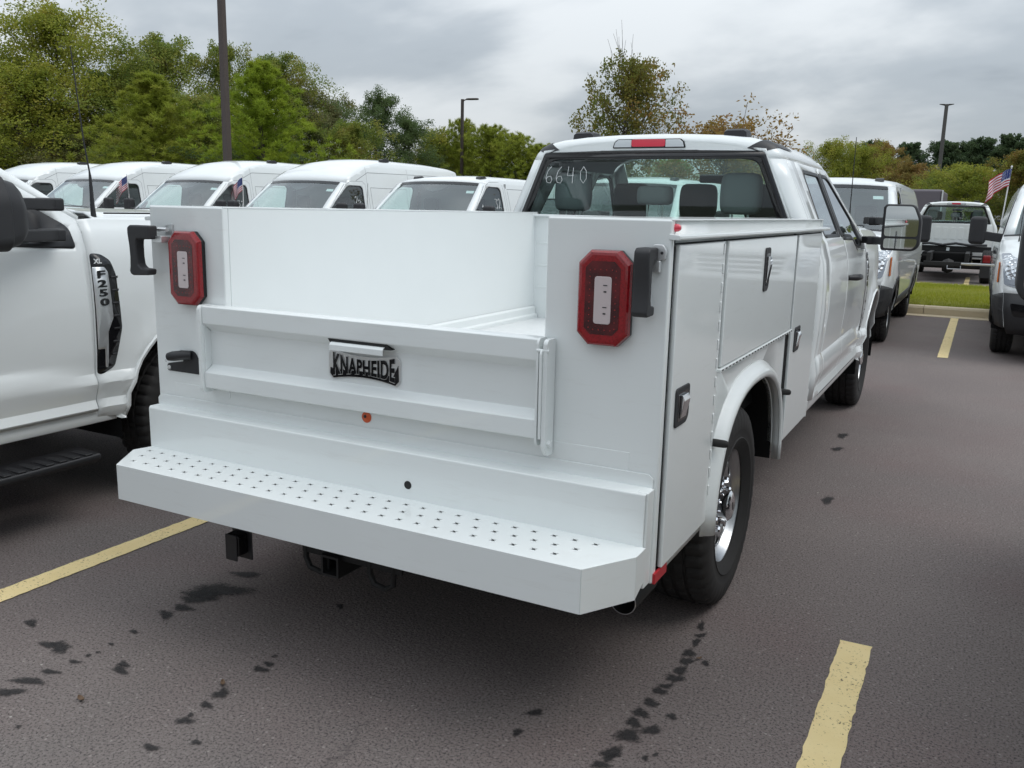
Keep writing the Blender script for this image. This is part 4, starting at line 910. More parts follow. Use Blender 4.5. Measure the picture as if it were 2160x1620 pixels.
# ================================================================ cargo vans
def van_hw(med):
    top = [(.30,.90),(.36,.945),(.55,.985),(.80,1.0),(1.0,1.005),(1.15,.995),(1.27,.975),(1.34,.955),(1.60,.900),(1.80,.850),(1.90,.815),(1.96,.775),(2.02,.72)] if not med else \
          [(.30,.90),(.36,.945),(.55,.985),(.80,1.0),(1.0,1.005),(1.15,.995),(1.27,.975),(1.34,.955),(1.60,.905),(1.90,.855),(2.10,.825),(2.20,.795),(2.28,.75),(2.34,.70)]
    def f(y, z):
        x = interp(top, z)
        if y < .95: x -= .17*((.95-y)/.95)**2.6
        if y > 5.30: x -= .08*((y-5.30)/.2)**2
        for ay in (1.0, 4.25): x += .012*math.exp(-((math.hypot(y-ay, z-.36)-.43)/.05)**2)
        return x
    return f
def build_van(med=False, detail=True):
    root = empty('cargo_van'); H = van_hw(med)
    E_ = [(.235,.30,.14,0),(.185,.38,.17,0),(.165,.55,.18,0),(.175,.745,.18,0),(.215,.80,.18,0),(.30,1.02,.17,.0),(.36,1.09,.17,.015),(.55,1.185,.15,.03),(.80,1.275,.12,.035),(.98,1.345,.13,.03),(1.66,1.885,.13,.028)]
    roofE = [(1.80,1.935),(2.0,1.958),(2.4,1.972),(3.2,1.978),(4.6,1.972),(5.25,1.955),(5.40,1.93),(5.47,1.88)] if not med else \
            [(1.80,1.985),(2.0,2.085),(2.3,2.185),(2.7,2.25),(3.2,2.278),(4.6,2.272),(5.2,2.25),(5.38,2.215),(5.47,2.14)]
    N = 18
    def row(y, z, bow, crown):
        w = H(y, z); r = []
        for j in range(N+1):
            t = -1+2*j/N; r.append((w*t, y-bow*(1-abs(t)**2.2), z+crown*(1-abs(t)**2.6)))
        return r
    rows = [row(*e) for e in E_]
    cr = .062 if not med else .085
    rrows = [row(1.66,1.885,.13,.028)]+[row(y, z, .10*max(0,1-(y-1.66)/1.2), .028+(cr-.028)*min(1,(y-1.66)/.5)) for y, z in roofE]
    ob('bumper', MB().loft(rows[0:4], False), 'black_textured', root, smooth=40, solid=.02)
    ob('grille', MB().loft(rows[3:6], False), 'paint_white', root, smooth=40, solid=.02)
    ob('hood', MB().loft(rows[5:9]+[row(.935,1.325,.13,.03)], False), 'paint_white', root, smooth=50, solid=.015)
    ob('cowl', MB().loft([row(.935,1.322,.13,.03), row(.985,1.346,.13,.03)], False), 'black_plastic', root, smooth=50, solid=.01)
    ws = []
    for i in range(7):
        t = i/6; y = .98+.68*t; z = 1.345+.54*t; ws.append(row(y, z+.012*4*t*(1-t), .13, .03))
    inner = [r[1:-1] for r in ws]
    ob('windscreen', MB().loft(inner, False), 'glass_van', root, smooth=60)
    ob('windscreen_band', MB().loft([[ (x,y-.004,z+.004) for x,y,z in r[1:-1]] for r in (row(1.60,1.838,.13,.03), row(1.655,1.882,.13,.029))], False), 'black_gloss', root, smooth=60)
    for s in (0, 1):
        ob('windscreen_pillar', MB().loft([(r[:2] if s == 0 else r[-2:]) for r in ws], False), 'paint_white', root, smooth=60, solid=.03)
    roof = ob('roof', MB().loft(rrows, False), 'paint_white', root, smooth=50, solid=.02)
    fgrille = lambda t, z: (lambda e: (H(e[0], z)*t, e[0]-e[1]*(1-abs(t)**2.2), z))((interp([(e[1], e[0]) for e in E_[:9]], z), interp([(e[1], e[2]) for e in E_[:9]], z)))
    def front_patch(name, poly, m, off, parent, **k):
        def f(u, w):
            x, y, z = fgrille(u, w); return (x, y-off, z)
        us = [p[0] for p in poly]
        return ob(name, panel(poly, [], f, frange(min(us), max(us), .06), frange(min(p[1] for p in poly), max(p[1] for p in poly), .05), (0,-1,0)), m, parent, smooth=50, **k)
    gr = front_patch('grille_opening', smooth_poly([(-.55,.82),(.55,.82),(.60,1.03),(-.60,1.03)], .03), 'black_gloss', .006, root)
    for i in range(3): front_patch('grille_bar', [(-.56,.85+.06*i),(.56,.85+.06*i),(.565,.872+.06*i),(-.565,.872+.06*i)], 'zinc', .014, gr)
    for s in (-1, 1):
        a = lambda q: [(s*x, z) for x, z in q]
        hl = front_patch('headlamp', smooth_poly(a([(.62,.90),(.80,.79),(.985,.83),(.995,1.15),(.90,1.16),(.66,1.05)]), .02), 'lamp_dark', .010, root)
        front_patch('lamp_reflector', smooth_poly(a([(.68,.95),(.78,.89),(.96,.88),(.98,1.13),(.90,1.14),(.69,1.04)]), .05), 'lamp_facets', .016, hl)
        front_patch('lamp_insert', smooth_poly(a([(.64,.925),(.79,.815),(.95,.84),(.93,.885),(.74,.915),(.665,1.0)]), .02), 'lamp_dark', .018, hl)
        front_patch('fog_recess', smooth_poly(a([(.62,.50),(.90,.50),(.93,.64),(.64,.62)]), .03), 'black_gloss', .004, root)
        def sp(name, outer, holes, m, parent=root, off=0.0, solid=.018, du=.15, **k):
            us = [p[0] for p in outer]; vs = [p[1] for p in outer]
            bm = panel(outer, holes, lambda u, w: (H(u, w)+off, u, w), frange(min(us), max(us), du), frange(min(vs), max(vs), .06 if max(vs)-min(vs) > .3 else .2), (1,0,0))
            return ob(name, side_x(s, bm), m, parent, smooth=24, solid=solid, **k)
        R0 = .405
        def arch(ay): return arc(ay, .35, R0, 178, 2, 18)
        win = smooth_poly([(1.10,1.355),(2.12,1.345),(2.12,1.80),(2.06,1.845),(1.74,1.845),(1.62,1.79),(1.20,1.475)], .045)
        topE = [(e[0], e[1]) for e in roofE]
        outer = [(.235,.36),(1.0-R0-.01,.36)]+arch(1.0)+[(1.0+R0+.01,.34),(4.25-R0-.01,.34)]+arch(4.25)+[(4.25+R0+.01,.36),(5.47,.40)]+topE[::-1]+[(1.66,1.885),(.98,1.345),(.935,1.325),(.80,1.275),(.55,1.185),(.36,1.09),(.30,1.02),(.215,.80),(.175,.745),(.165,.55),(.185,.38)]
        side = sp('side_panel', outer, [win], 'paint_white')
        sp('window_trim', win, [inset(win, .955, .93)], 'black_plastic', side, -.004, .01)
        sp('window_glass', inset(win, .958, .935), [], 'glass_side', side, -.010, 0)
        sp('bumper_corner', [(.20,.36),(.575,.36),(.60,.55),(.66,.68),(.18,.745),(.17,.55)], [], 'black_textured', side, .004, .008)
        sp('sill_cladding', [(1.0+R0+.012,.342),(4.25-R0-.012,.342),(4.25-R0-.03,.50),(1.0+R0+.03,.50)], [], 'black_textured', side, .006, .008)
        for ay in (1.0, 4.25):
            al = arc(ay, .35, R0+.055, 176, 4, 18)+arc(ay, .35, R0-.002, 4, 176, 18)
            sp('arch_trim', al, [], 'black_textured', side, .009, .012)
        if detail:
            def seam(pts, wd=.005):
                m = MB(); 
                for (u0, w0), (u1, w1) in zip(pts, pts[1:]):
                    k = max(1, int(math.hypot(u1-u0, w1-w0)/.07))
                    for i in range(k):
                        a0, a1 = i/k, (i+1)/k; d = Vector((u1-u0, w1-w0)).normalized(); n = Vector((-d.y, d.x))*wd/2
                        q = []
                        for a_, sg in ((a0,1),(a1,1),(a1,-1),(a0,-1)):
                            u, w = u0+(u1-u0)*a_+n.x*sg, w0+(w1-w0)*a_+n.y*sg; q.append((s*(H(u, w)+.0012), u, w))
                        m.add(q, [(0,1,2,3)])
                ob('panel_seam', m, 'seam_grey', side, smooth=0)
            seam([(1.04,.62),(1.03,1.28),(1.10,1.38),(1.66,1.86),(1.80,1.915),(2.12,1.925),(2.20,1.87),(2.20,.42)])
            top_z = roofE[-4][1]
            seam([(2.26,.42),(2.26,top_z-.10)]); seam([(3.55,.42),(3.55,top_z-.08)]); seam([(2.34,1.30),(2.34,1.82),(3.46,1.82),(3.46,1.30)], .008)
            seam([(2.3,.98),(5.35,.98)], .010); seam([(1.02,1.34),(1.60,1.86)], .006)
            if med: seam([(1.95,1.93),(2.3,2.08),(5.35,2.12)], .008)
            ob('door_handle', MB().box(*sorted((s*(H(2.1,1.12)), s*(H(2.1,1.12)+.03))), 1.98, 2.14, 1.10, 1.14), 'black_plastic', side, bevel=.01)
        mh = ob('mirror_housing', MB().box(*sorted((s*1.13, s*1.31)), 1.02, 1.16, 1.225, 1.545), 'black_textured', root, bevel=.045, seg=4)
        ob('mirror_glass', MB().box(*sorted((s*1.15, s*1.29)), 1.16, 1.164, 1.255, 1.515), 'mirror_glass', mh)
        ob('mirror_arm', MB().loft([[(s*x, 1.08+b, z+c) for b, c in ((-.05,-.05),(.05,-.05),(.05,.05),(-.05,.05))] for x, z in ((.93,1.30),(1.06,1.315),(1.16,1.33))], True, True), 'black_textured', mh, bevel=.01)
        sp('mirror_sail', smooth_poly([(1.0,1.30),(1.20,1.30),(1.30,1.50),(1.16,1.44)], .02), [], 'black_textured', side, .006, .01)
        ob('indicator', MB().box(*sorted((s*(H(.42,1.0)-.01), s*(H(.42,1.0)+.006))), .36, .44, .84, 1.06), 'amber', side, bevel=.01)
        ob('roof_lamp', MB().loft([[(s*.60+x*w, y, z) for x, z in ((-.055,z0),(-.048,z1),(.048,z1),(.055,z0))] for y, w, z0, z1 in (((1.80,.7,1.93,1.965),(1.84,1,1.95,2.0),(1.94,1,1.95,2.01),(2.02,.8,1.95,1.99)) if not med else ((3.0,.7,2.30,2.34),(3.04,1,2.31,2.36),(3.14,1,2.31,2.365),(3.22,.8,2.31,2.34)))], True, True), 'black_plastic', roof, smooth=30)
        for ay in (1.0, 4.25): ob('wheel_liner', MB().loft([[(s*.97, y, z) for y, z in arc(ay, .35, R0+.01, 185, -5, 16)], [(s*.5, y, z) for y, z in arc(ay, .35, R0+.01, 185, -5, 16)]], False), 'underbody', root)
        for ay in (1.0, 4.25): add_wheel(wheel_van, root, (s*.84, ay, .335), s < 0)
        # seats
        x = s*.45
        b = ob('seat_back', MB().box(x-.25, x+.25, 1.98, 2.12, .80, 1.42), 'cloth_dark', root, bevel=.05)
        ob('headrest', MB().box(x-.14, x+.14, 2.02, 2.12, 1.45, 1.66), 'cloth_dark', b, bevel=.04)
        ob('inner_side', MB().box(*sorted((s*.82, s*.86)), 2.25, 5.4, .45, 1.75), 'interior', root)
    z1 = roofE[-1][1]
    back = [(-x, z) for x, z in [(H(5.47, zz), zz) for zz in frange(.40, z1, .1)][::-1]]
    pts = [(H(5.47, zz), zz) for zz in [.40]+frange(.40, z1, .1)+[z1]]
    ob('rear_doors', panel(pts+[(-x, z) for x, z in pts[::-1]], [], lambda u, w: (u, 5.475, w), (), (), (0,1,0)), 'paint_white', root, smooth=0, solid=.02)
    rf = rrows[-1]; ob('rear_header', MB().add([(x, 5.474, z) for x, y, z in rf], [tuple(range(len(rf)))]), 'paint_white', root, smooth=0)
    ob('rear_bumper', MB().box(-.95, .95, 5.45, 5.56, .38, .58), 'black_textured', root, bevel=.03)
    ob('load_floor', MB().box(-.84, .84, 1.0, 5.4, .40, .52), 'underbody', root)
    ob('partition', MB().box(-.84, .84, 2.28, 2.31, .5, 1.90), 'lining', root)
    ob('dashboard', MB().box(-.86, .86, .92, 1.36, .80, 1.285), 'interior', root, bevel=.06)
    ob('engine_bay', MB().box(-.62, .62, .25, .95, .38, 1.0), 'underbody', root)
    ob('sensor_pod', MB().add([(-.27,1.535,1.868),(.27,1.535,1.868),(.15,1.435,1.785),(.0,1.395,1.75),(-.15,1.435,1.785)], [(0,1,2,3,4)]), 'black_plastic', root, smooth=0, solid=.02)
    ob('window_tag', MB().add([(.58,1.500,1.772),(.70,1.532,1.770),(.71,1.485,1.730),(.59,1.452,1.732)], [(0,1,2,3)]), 'paper', root, smooth=0)
    ob('price_sheet', MB().add([(-.74,1.06,1.30),(-.36,1.03,1.295),(-.36,1.18,1.40),(-.72,1.20,1.40)], [(0,1,2,3)]), 'paper', root, smooth=0)
    ob('sun_visor', MB().box(.1, .68, 1.60, 1.75, 1.83, 1.85), 'cloth_grey', root); ob('sun_visor', MB().box(-.68, -.1, 1.60, 1.75, 1.83, 1.85), 'cloth_grey', root)
    ob('wiper', MB().tube([(.70,.95,1.345),(.2,.90,1.40),(-.05,.895,1.42)], .007, 5), 'black_plastic', root)
    ob('aerial', MB().tube([(-.80,.74,1.25),(-.80,.73,1.34),(-.79,.76,1.85)], [.012,.004,.0025], 6), 'black_plastic', root)
    return root
van_low = build_van(False); van_med = build_van(True)
_first = {}
def put_van(med, k, dx, y, label):
    p = van_med if med else van_low
    if id(p) not in _first: _first[id(p)] = 1; v = p
    else: v = copy_tree(p)
    v.location = (STALL*k+dx, y, 0)
    return tag(v, label, 'van', 'white vans parked nose out along the kerb')
NY = 8.42
v0 = put_van(False, 0, -.16, NY+.02, 'white low roof cargo van standing nose to nose ahead of the service truck')
v1 = put_van(False, 1, -.08, NY-.05, 'white low roof van with big headlamp, black bumper and a flag at its window')
put_van(False, -1, .0, NY+.1, 'white low roof cargo van seen through the cab glass of the service truck')
put_van(False, -2, -.25, NY, 'white low roof cargo van parked beside the high roof vans, two black roof lamps')
put_van(True, -3, -.10, NY, 'white high roof cargo van between the low roof van and the flagged van')
m4 = put_van(True, -4, -.05, NY+.15, 'white high roof van with small flag, standing in front of the brown lamp post')
m5 = put_van(True, -5, -.2, NY+.2, 'white high roof van with small flag, standing behind the pickup aerial')
put_van(True, -6, -.2, NY+.3, 'white high roof van at the end of the row, half hidden behind the pickup')
gv = empty('grey_box_trailer', (.0, 29.5, 0)); tag(gv, 'grey box trailer showing above the bare chassis truck', 'trailer')
ob('box', MB().box(-1.25, 1.25-.85, 0, 4.5, .75, 2.42), 'grey_van', gv, bevel=.08, seg=3)
ob('corner_post', MB().box(.385, .43, -.03, .05, .75, 2.40), 'zinc', gv, bevel=.01)
ob('drawbar', MB().box(-.5, -.3, -1.2, 0, .45, .55), 'black_frame', gv)
for x in (-1.1, .25):
    w = ob('wheel', MB().lathe([(-.09,.0),(-.09,.20),(-.1,.33),(.1,.33),(.09,.2),(.06,.0)], 32, 'x', (x, 2.4, .33)), 'rubber', gv)
ob('chassis', MB().box(-1.1, .25, .1, 4.4, .5, .74), 'black_frame', gv)
# printed sheets, chalked figures
def van_scribble(v, strokes, oy, oz, k):
    sd = [o for o in v.children if o.name.startswith('side_panel')][0]; H = van_hw(False)
    scribble(sd, strokes, lambda x, y: (H(oy-x*k, oz+y*k)-.003, oy+x*k, oz+y*k), .004)

# ================================================================ flags clipped to side windows
def flag(loc, label, lean, ang, w=.40, h=.26, droop=.35, pole=.52, seed=0):
    root = tag(empty('car_flag', loc), label, 'flag', 'small striped flags clipped to van windows')
    d = Vector((lean[0], lean[1], 1)).normalized(); tip = d*pole
    ob('pole', MB().tube([(0,0,0), tuple(d*pole*.5), tuple(tip)], [.008,.007,.006], 8), 'pole_white', root)
    ob('clip', MB().box(-.012, .012, -.02, .02, -.06, .02), 'pole_white', root, bevel=.004)
    ob('finial', MB().lathe([(-.01,.006),(0,.012),(.012,.008),(.016,0)], 10, 'z', tuple(tip)), 'pole_white', root)
    out = Vector((math.cos(ang), math.sin(ang), 0)); nx, nz = 26, 26; nrm = d.cross(out)
    def P(i, j):
        u, v = i/nx, j/nz
        q = tip-d*(.02+v*h) + out*(u*w*(1-.30*droop*u)) + Vector((0,0,-1))*(droop*w*(u**1.3)*(1.0+.3*v))
        return q+nrm*(.030*math.sin(u*9+v*3+seed)*u+.012*math.sin(u*17+seed*2))
    vs = [tuple(P(i, j)) for j in range(nz+1) for i in range(nx+1)]
    for nm, mi, test in (('canton', 'flag_blue', lambda i, j: i < 10 and j < 14), ('red_stripes', 'flag_red', lambda i, j: not (i < 10 and j < 14) and (j//2) % 2 == 0), ('white_stripes', 'flag_white', lambda i, j: not (i < 10 and j < 14) and (j//2) % 2 == 1)):
        fs = [(j*(nx+1)+i, j*(nx+1)+i+1, (j+1)*(nx+1)+i+1, (j+1)*(nx+1)+i) for j in range(nz) for i in range(nx) if test(i, j)]
        used = sorted({k for f in fs for k in f}); ix = {k: n for n, k in enumerate(used)}
        c = ob(nm, MB().add([vs[k] for k in used], [tuple(ix[k] for k in f) for f in fs]), mi, root, smooth=80)
        if nm != 'canton': c['kind'] = 'stuff'
        if nm == 'canton':
            st = MB()
            for a in range(5):
                for b in range(7):
                    q = P(1+a*2, 1+b*2); st.add([tuple(q+nrm*sg*.002+out*x*.004+d*y*.004) for sg in (1,) for x, y in ((-1,0),(0,-1),(1,0),(0,1))], [(0,1,2,3)])
                    st.add([tuple(q-nrm*.002+out*x*.004+d*y*.004) for x, y in ((-1,0),(0,-1),(1,0),(0,1))], [(0,1,2,3)])
            tag(ob('stars', st, 'flag_white', c, smooth=0), kind='stuff')
FLAGS = True
flag((-13.90, 10.35, 1.33), 'small striped flag on the van standing behind the pickup aerial', (-.04, -.02), math.radians(205), .34, .24, .75, .68, 1)
flag((-10.80, 10.40, 1.38), 'small striped flag on the van in front of the brown lamp post', (.0, .0), math.radians(200), .34, .24, .95, .62, 2)
flag((1.885, 9.75, 1.50), 'striped flag flying from the window of the van with big headlamps', (.05, .0), math.radians(205), .29, .20, .55, .62, 4)
scribble([o for o in v1.children if o.name.startswith('roof')][0], [], None)
for v, g in ((m4, [[(.0,.9),(.35,1),(.2,.55),(.4,.35),(.15,.1),(0,.2)],[(.6,.9),(1,.95),(.7,.2),(1.1,.2)]]),):
    pass
def window_figures(vx, vy, med, groups):
    """figures brushed on the outside of the driver's window"""
    H = van_hw(med); root = [o for o in COL.objects if o.name.startswith('cargo_van') and abs(o.location.x-vx) < .01][0]
    sd = [o for o in root.children if o.name.startswith('side_panel') and o.data.vertices[0].co.x > 0][0]
    for strokes, oy, oz, k in groups:
        scribble(sd, strokes, lambda x, y: (H(oy+x*k, oz+y*k)-.004, oy+x*k, oz+y*k), .005)
two = [[(.0,.8),(.2,1),(.45,.85),(.3,.45),(.0,.05),(.3,.12),(.6,.0)]]
three = [[(.0,.95),(.4,.95),(.2,.6),(.45,.3),(.2,0),(.0,.1)]]
dollar = [[(.4,.8),(.1,.75),(.15,.5),(.4,.4),(.3,.15),(.0,.2)], [(.25,1),(.2,0)]]
def shift(st, d): return [[(x+d, y) for x, y in s] for s in st]
window_figures(STALL*-2-.25, NY, False, [(three, 1.86, 1.50, .16), (shift(two, .62), 1.86, 1.50, .16), (dollar, 1.42, 1.46, .10)])
window_figures(STALL*-3-.10, NY, True, [(two, 1.86, 1.52, .14), (shift(two, .7), 1.86, 1.48, .12), (dollar, 1.40, 1.42, .10)])
window_figures(STALL*-4-.05, NY+.15, True, [(three, 1.82, 1.43, .12), (shift(two, .7), 1.82, 1.42, .12), (dollar, 1.40, 1.42, .09)])

# ================================================================ lamp posts
def lamp(loc, h, r, label, m, arms, k=1.0):
    root = tag(empty('lamp_post', loc), label, 'lamp post')
    ob('pole', MB().loft([[(a*r*k, b*r*k, z) for a, b in ((-1,-.8),(-.8,-1),(.8,-1),(1,-.8),(1,.8),(.8,1),(-.8,1),(-1,.8))] for z, k in ((.0,1),(h,.82))], True, True), m, root, smooth=30)
    ob('base', MB().lathe([(0,.30),(.70,.30),(.72,.28),(.72,0)], 24, 'z'), 'kerb_concrete', root)
    for a in arms:
        c, w = math.cos(a), math.sin(a)
        A = ob('arm', MB().tube([(0,0,h-.15),(c*.12,w*.12,h-.05),(c*.35,w*.35,h)], [.04,.035,.03], 8), m, root)
        B = MB().loft([[(x, y*k, z) for y, z in ((-.17,-.02),(-.15,.035),(.15,.035),(.17,-.02),(.12,-.05),(-.12,-.05))] for x, k in ((.25,.4),(.4,.9),(.6,1),(.85,.95),(.95,.6))], True, True).xf(Matrix.Translation((0,0,h)) @ Matrix.Rotation(a, 4, 'Z') @ Matrix.Scale(k, 4))
        ob('lamp_head', B, m, root, smooth=40)
lamp((-16.25, 15.4, 0), 8.8, .095, 'tall brown square lamp post rising behind the white high roof vans', 'lamp_bronze', [.4])
lamp((-25.1, 42, 0), 7.5, .085, 'slim brown lamp post with one arm in front of the young pines', 'lamp_bronze', [.15])
lamp((-1.1, 58, 0), 8.2, .12, 'distant lamp post with two heads in front of the dark pines', 'lamp_grey', [.2, PI+.2], .42)

# ================================================================ trees
def leaves(m, rnd, c, rad, n, size, flat=.75, asp=.55):
    for _ in range(n):
        p = Vector((max(-1.7,min(1.7,rnd.gauss(0, 1))), max(-1.7,min(1.7,rnd.gauss(0, 1))), max(-1.7,min(1.7,rnd.gauss(0, 1)))*flat)); p = c+p*rad*.40
        d = Vector((rnd.gauss(0,1), rnd.gauss(0,1), rnd.gauss(-.25,.7))).normalized(); e = d.cross(Vector((rnd.gauss(0,1), rnd.gauss(0,1), rnd.gauss(0,1)))).normalized()
        L = size*rnd.uniform(.6, 1.3); a, b = d*L*.5, e*L*.5*asp
        m.add([p-a, p+b, p+a, p-b], [(0,1,2,3)])
def broadleaf(seed, h, spread, n, size, clear=.12, shape=1.0, twigs=0, top=.97):
    rnd = random.Random(seed); T = MB(); L = MB(); tr = []
    k = 9; bx_, by_ = 0, 0
    for i in range(k+1):
        tr.append(Vector((bx_, by_, h*top*i/k))); bx_ += rnd.gauss(0, .016*h); by_ += rnd.gauss(0, .016*h)
    r0 = h*.014
    T.tube(tr, [r0*(1-.92*i/k)+.01 for i in range(k+1)], 8)
    nl = 52; cl = []
    for i in range(nl):
        f = clear+(top-clear)*(i+.5)/nl; f = min(top, f+rnd.uniform(-.02,.02)); j = min(k-1, int(f/top*k)); base = tr[j].lerp(tr[j+1], f/top*k-j)
        a = i*2.39996+rnd.uniform(-.5,.5); g = max(0, (f-clear)/(top-clear))
        ln = spread*(math.sin(PI*min(1, .12+.86*g**.85))**.75)*rnd.uniform(.62,1.15)*shape+.12*spread
        up = .25+.75*g+rnd.uniform(-.1,.25)
        d = Vector((math.cos(a), math.sin(a), up*.8)).normalized(); pts = [base]
        for s in range(4): pts.append(pts[-1]+d*ln/4+Vector((rnd.gauss(0,1), rnd.gauss(0,1), rnd.gauss(0,.6)))*ln*.05); d.z += .05
        rr = r0*.42*(1-.6*g); T.tube(pts, [rr, rr*.75, rr*.5, rr*.3, .008], 5)
        for s, wt in ((1,.5),(2,.9),(3,1.1),(4,1.2)):
            cl.append((pts[s]+Vector((rnd.gauss(0,1), rnd.gauss(0,1), rnd.gauss(0,1)))*ln*.08, wt, ln))
            q = pts[s]+Vector((rnd.gauss(0,1), rnd.gauss(0,1), rnd.gauss(.2,.7)))*ln*.22
            T.tube([pts[s], q], [rr*.3, .006], 4); cl.append((q, wt*.8, ln))
    cl.append((tr[-1], 1.2, spread*.4))
    tot = sum(w for _, w, _ in cl)
    for c, w, ln in cl: leaves(L, rnd, c, (.115*spread+.10*ln), max(3, int(n*w/tot)), size)
    for i in range(twigs):
        a = rnd.uniform(0, 6.28); q = Vector((math.cos(a)*spread*.4*rnd.random(), math.sin(a)*spread*.4*rnd.random(), h*.80)); e = q+Vector((rnd.gauss(0,.12)*h*.4, rnd.gauss(0,.12)*h*.4, h*rnd.uniform(.12,.26)))
        T.tube([q, q.lerp(e, .5)+Vector((rnd.gauss(0,.03),0,0)), e], [.012, .007, .003], 4)
    return T, L
def pine(seed, h, spread, n, size, clear=.06, power=.9, needle=.045):
    rnd = random.Random(seed); T = MB(); L = MB()
    tr = [Vector((rnd.gauss(0,.008*h)*i/6, rnd.gauss(0,.008*h)*i/6, h*.97*i/6)) for i in range(7)]
    T.tube(tr, [h*.014*(1-.9*i/6)+.006 for i in range(7)], 8)
    nw = 17; tuft = []
    for i in range(nw):
        f = clear+(.97-clear)*i/(nw-1); z = h*f*.97; g = 1-(f-clear)/(1-clear)
        nb = rnd.randint(5, 7)
        for b in range(nb):
            a = 2*PI*(b+rnd.uniform(-.3,.3))/nb+i*1.1; ln = spread*(g**power)*rnd.uniform(.65,1.15)+.05*spread
            d = Vector((math.cos(a), math.sin(a), .22+.35*(1-g))); base = Vector((0,0,z)); pts = [base]
            for s in range(4): pts.append(pts[-1]+d*ln/4); d.z += .10
            T.tube(pts, [.018*h*.16, .012*h*.14, .008*h*.12, .005, .003], 4)
            for s in (1,2,3,4):
                for q in range(4): tuft.append((pts[s]+Vector((rnd.gauss(0,1), rnd.gauss(0,1), rnd.gauss(.2,.6)))*ln*.10, d))
    tuft += [(Vector((rnd.gauss(0,.04)*spread, rnd.gauss(0,.04)*spread, h*(.90+.10*i/12))), Vector((0,0,1))) for i in range(12)]
    per = max(5, n//len(tuft))
    for c, d in tuft:
        for _ in range(per):
            v = (Vector((rnd.gauss(0,1), rnd.gauss(0,1), rnd.gauss(.25,.8))).normalized()+d.normalized()*.5).normalized(); e = v.cross(Vector((rnd.gauss(0,1), rnd.gauss(0,1), rnd.gauss(0,1)))).normalized()
            Ln = size*rnd.uniform(.7,1.25); o = c+Vector((rnd.gauss(0,1), rnd.gauss(0,1), rnd.gauss(0,1)))*size*.22
            L.add([o-e*needle*.5, o+e*needle*.5, o+v*Ln], [(0,1,2)])
    return T, L
def mesh_of(name, g, m, sm=0):
    me = bpy.data.meshes.new(name); me.from_pydata(g.v, [], g.f); me.materials.append(MATS[m]); me.update()
    if sm: me.polygons.foreach_set('use_smooth', [True]*len(me.polygons))
    return me
SPEC = {}
def species(key, tl, leaf, h0, w0):
    T, L = tl; zs_ = sorted(p[2] for p in L.v); rs_ = sorted(math.hypot(p[0], p[1]) for p in L.v); n_ = len(zs_)
    SPEC[key] = (mesh_of('trunk', T, 'bark', 1), mesh_of('crown', L, leaf), zs_[int(n_*.992)], rs_[int(n_*.95)])
species('yg1', broadleaf(11, 10, 4.2, 52000, 0.129), 'leaf_yellowgreen', 10, 4.2)
species('yg2', broadleaf(12, 8, 3.6, 40000, 0.129, .06), 'leaf_yellowgreen', 8, 3.6)
species('gr1', broadleaf(13, 10, 3.4, 44000, 0.129, twigs=8), 'leaf_green', 10, 3.4)
species('gr2', broadleaf(14, 8, 3.0, 38000, 0.129, .04), 'leaf_green', 8, 3.0)
species('ol1', broadleaf(15, 8, 3.2, 40000, 0.116, .04), 'leaf_olive', 8, 3.2)
species('dk1', broadleaf(16, 8, 2.8, 38000, 0.116, .03), 'leaf_dark', 8, 2.8)
species('or1', broadleaf(17, 6, 2.2, 24000, 0.122, .08), 'leaf_orange', 6, 2.2)
species('rs1', broadleaf(18, 7, 2.6, 28000, 0.136, .05), 'leaf_rust', 7, 2.6)
species('pineB', pine(21, 8, 3.3, 60000, .20, needle=.026), 'needle_bright', 8, 3.3)
species('pineO', pine(22, 8, 3.0, 56000, .20, needle=.026), 'needle_olive', 8, 3.0)
species('pineR', pine(24, 8, 3.2, 60000, .20, .04, .5, .026), 'needle_olive', 8, 3.2)
species('pineD', broadleaf(23, 9, 2.2, 24000, .20, .22), 'needle_dark', 9, 2.2)
NM = {'y': ('broadleaf_tree',), 'g': ('broadleaf_tree',), 'o': ('broadleaf_tree',), 'd': ('broadleaf_tree',), 'r': ('broadleaf_tree',), 'p': ('pine_tree',)}
def tree(key, x, y, h, w, label, rz=None, z=-.06):
    tm, lm, h0, w0 = SPEC[key]; rnd = random.Random(int(abs(x)*100+y))
    r = empty('pine_tree' if key.startswith('pine') else 'broadleaf_tree', (x, y, z), rnd.uniform(0, 6.28) if rz is None else rz)
    sw = max(.62, min(1.5, w/w0)); r.scale = (sw, sw, (h-z)/h0)
    for n, me in (('trunk', tm), ('crown', lm)):
        o = bpy.data.objects.new(n, me); COL.objects.link(o); o.parent = r
    return tag(r, label, 'tree')
LB = {'yg1': 'tall yellow-green tree with loose crown in the wood behind the vans', 'yg2': 'spreading yellow-green tree with low crown in the belt behind the vans', 'gr1': 'tall mid-green tree with reddish tips in the wood behind the vans', 'gr2': 'bushy mid-green tree with foliage to the ground behind the vans',
      'ol1': 'dull olive tree with rounded crown behind the vans', 'dk1': 'narrow dark green tree behind the vans', 'or1': 'small orange-tinted tree by the wood edge', 'rs1': 'rust-brown autumn tree in the far tree line', 'pineB': 'bright green young pine with open whorled branches', 'pineO': 'olive-green young pine with bushy tufts', 'pineD': 'dark round-topped pine in the far tree line', 'pineR': 'bushy round young pine beyond the one-armed lamp post'}
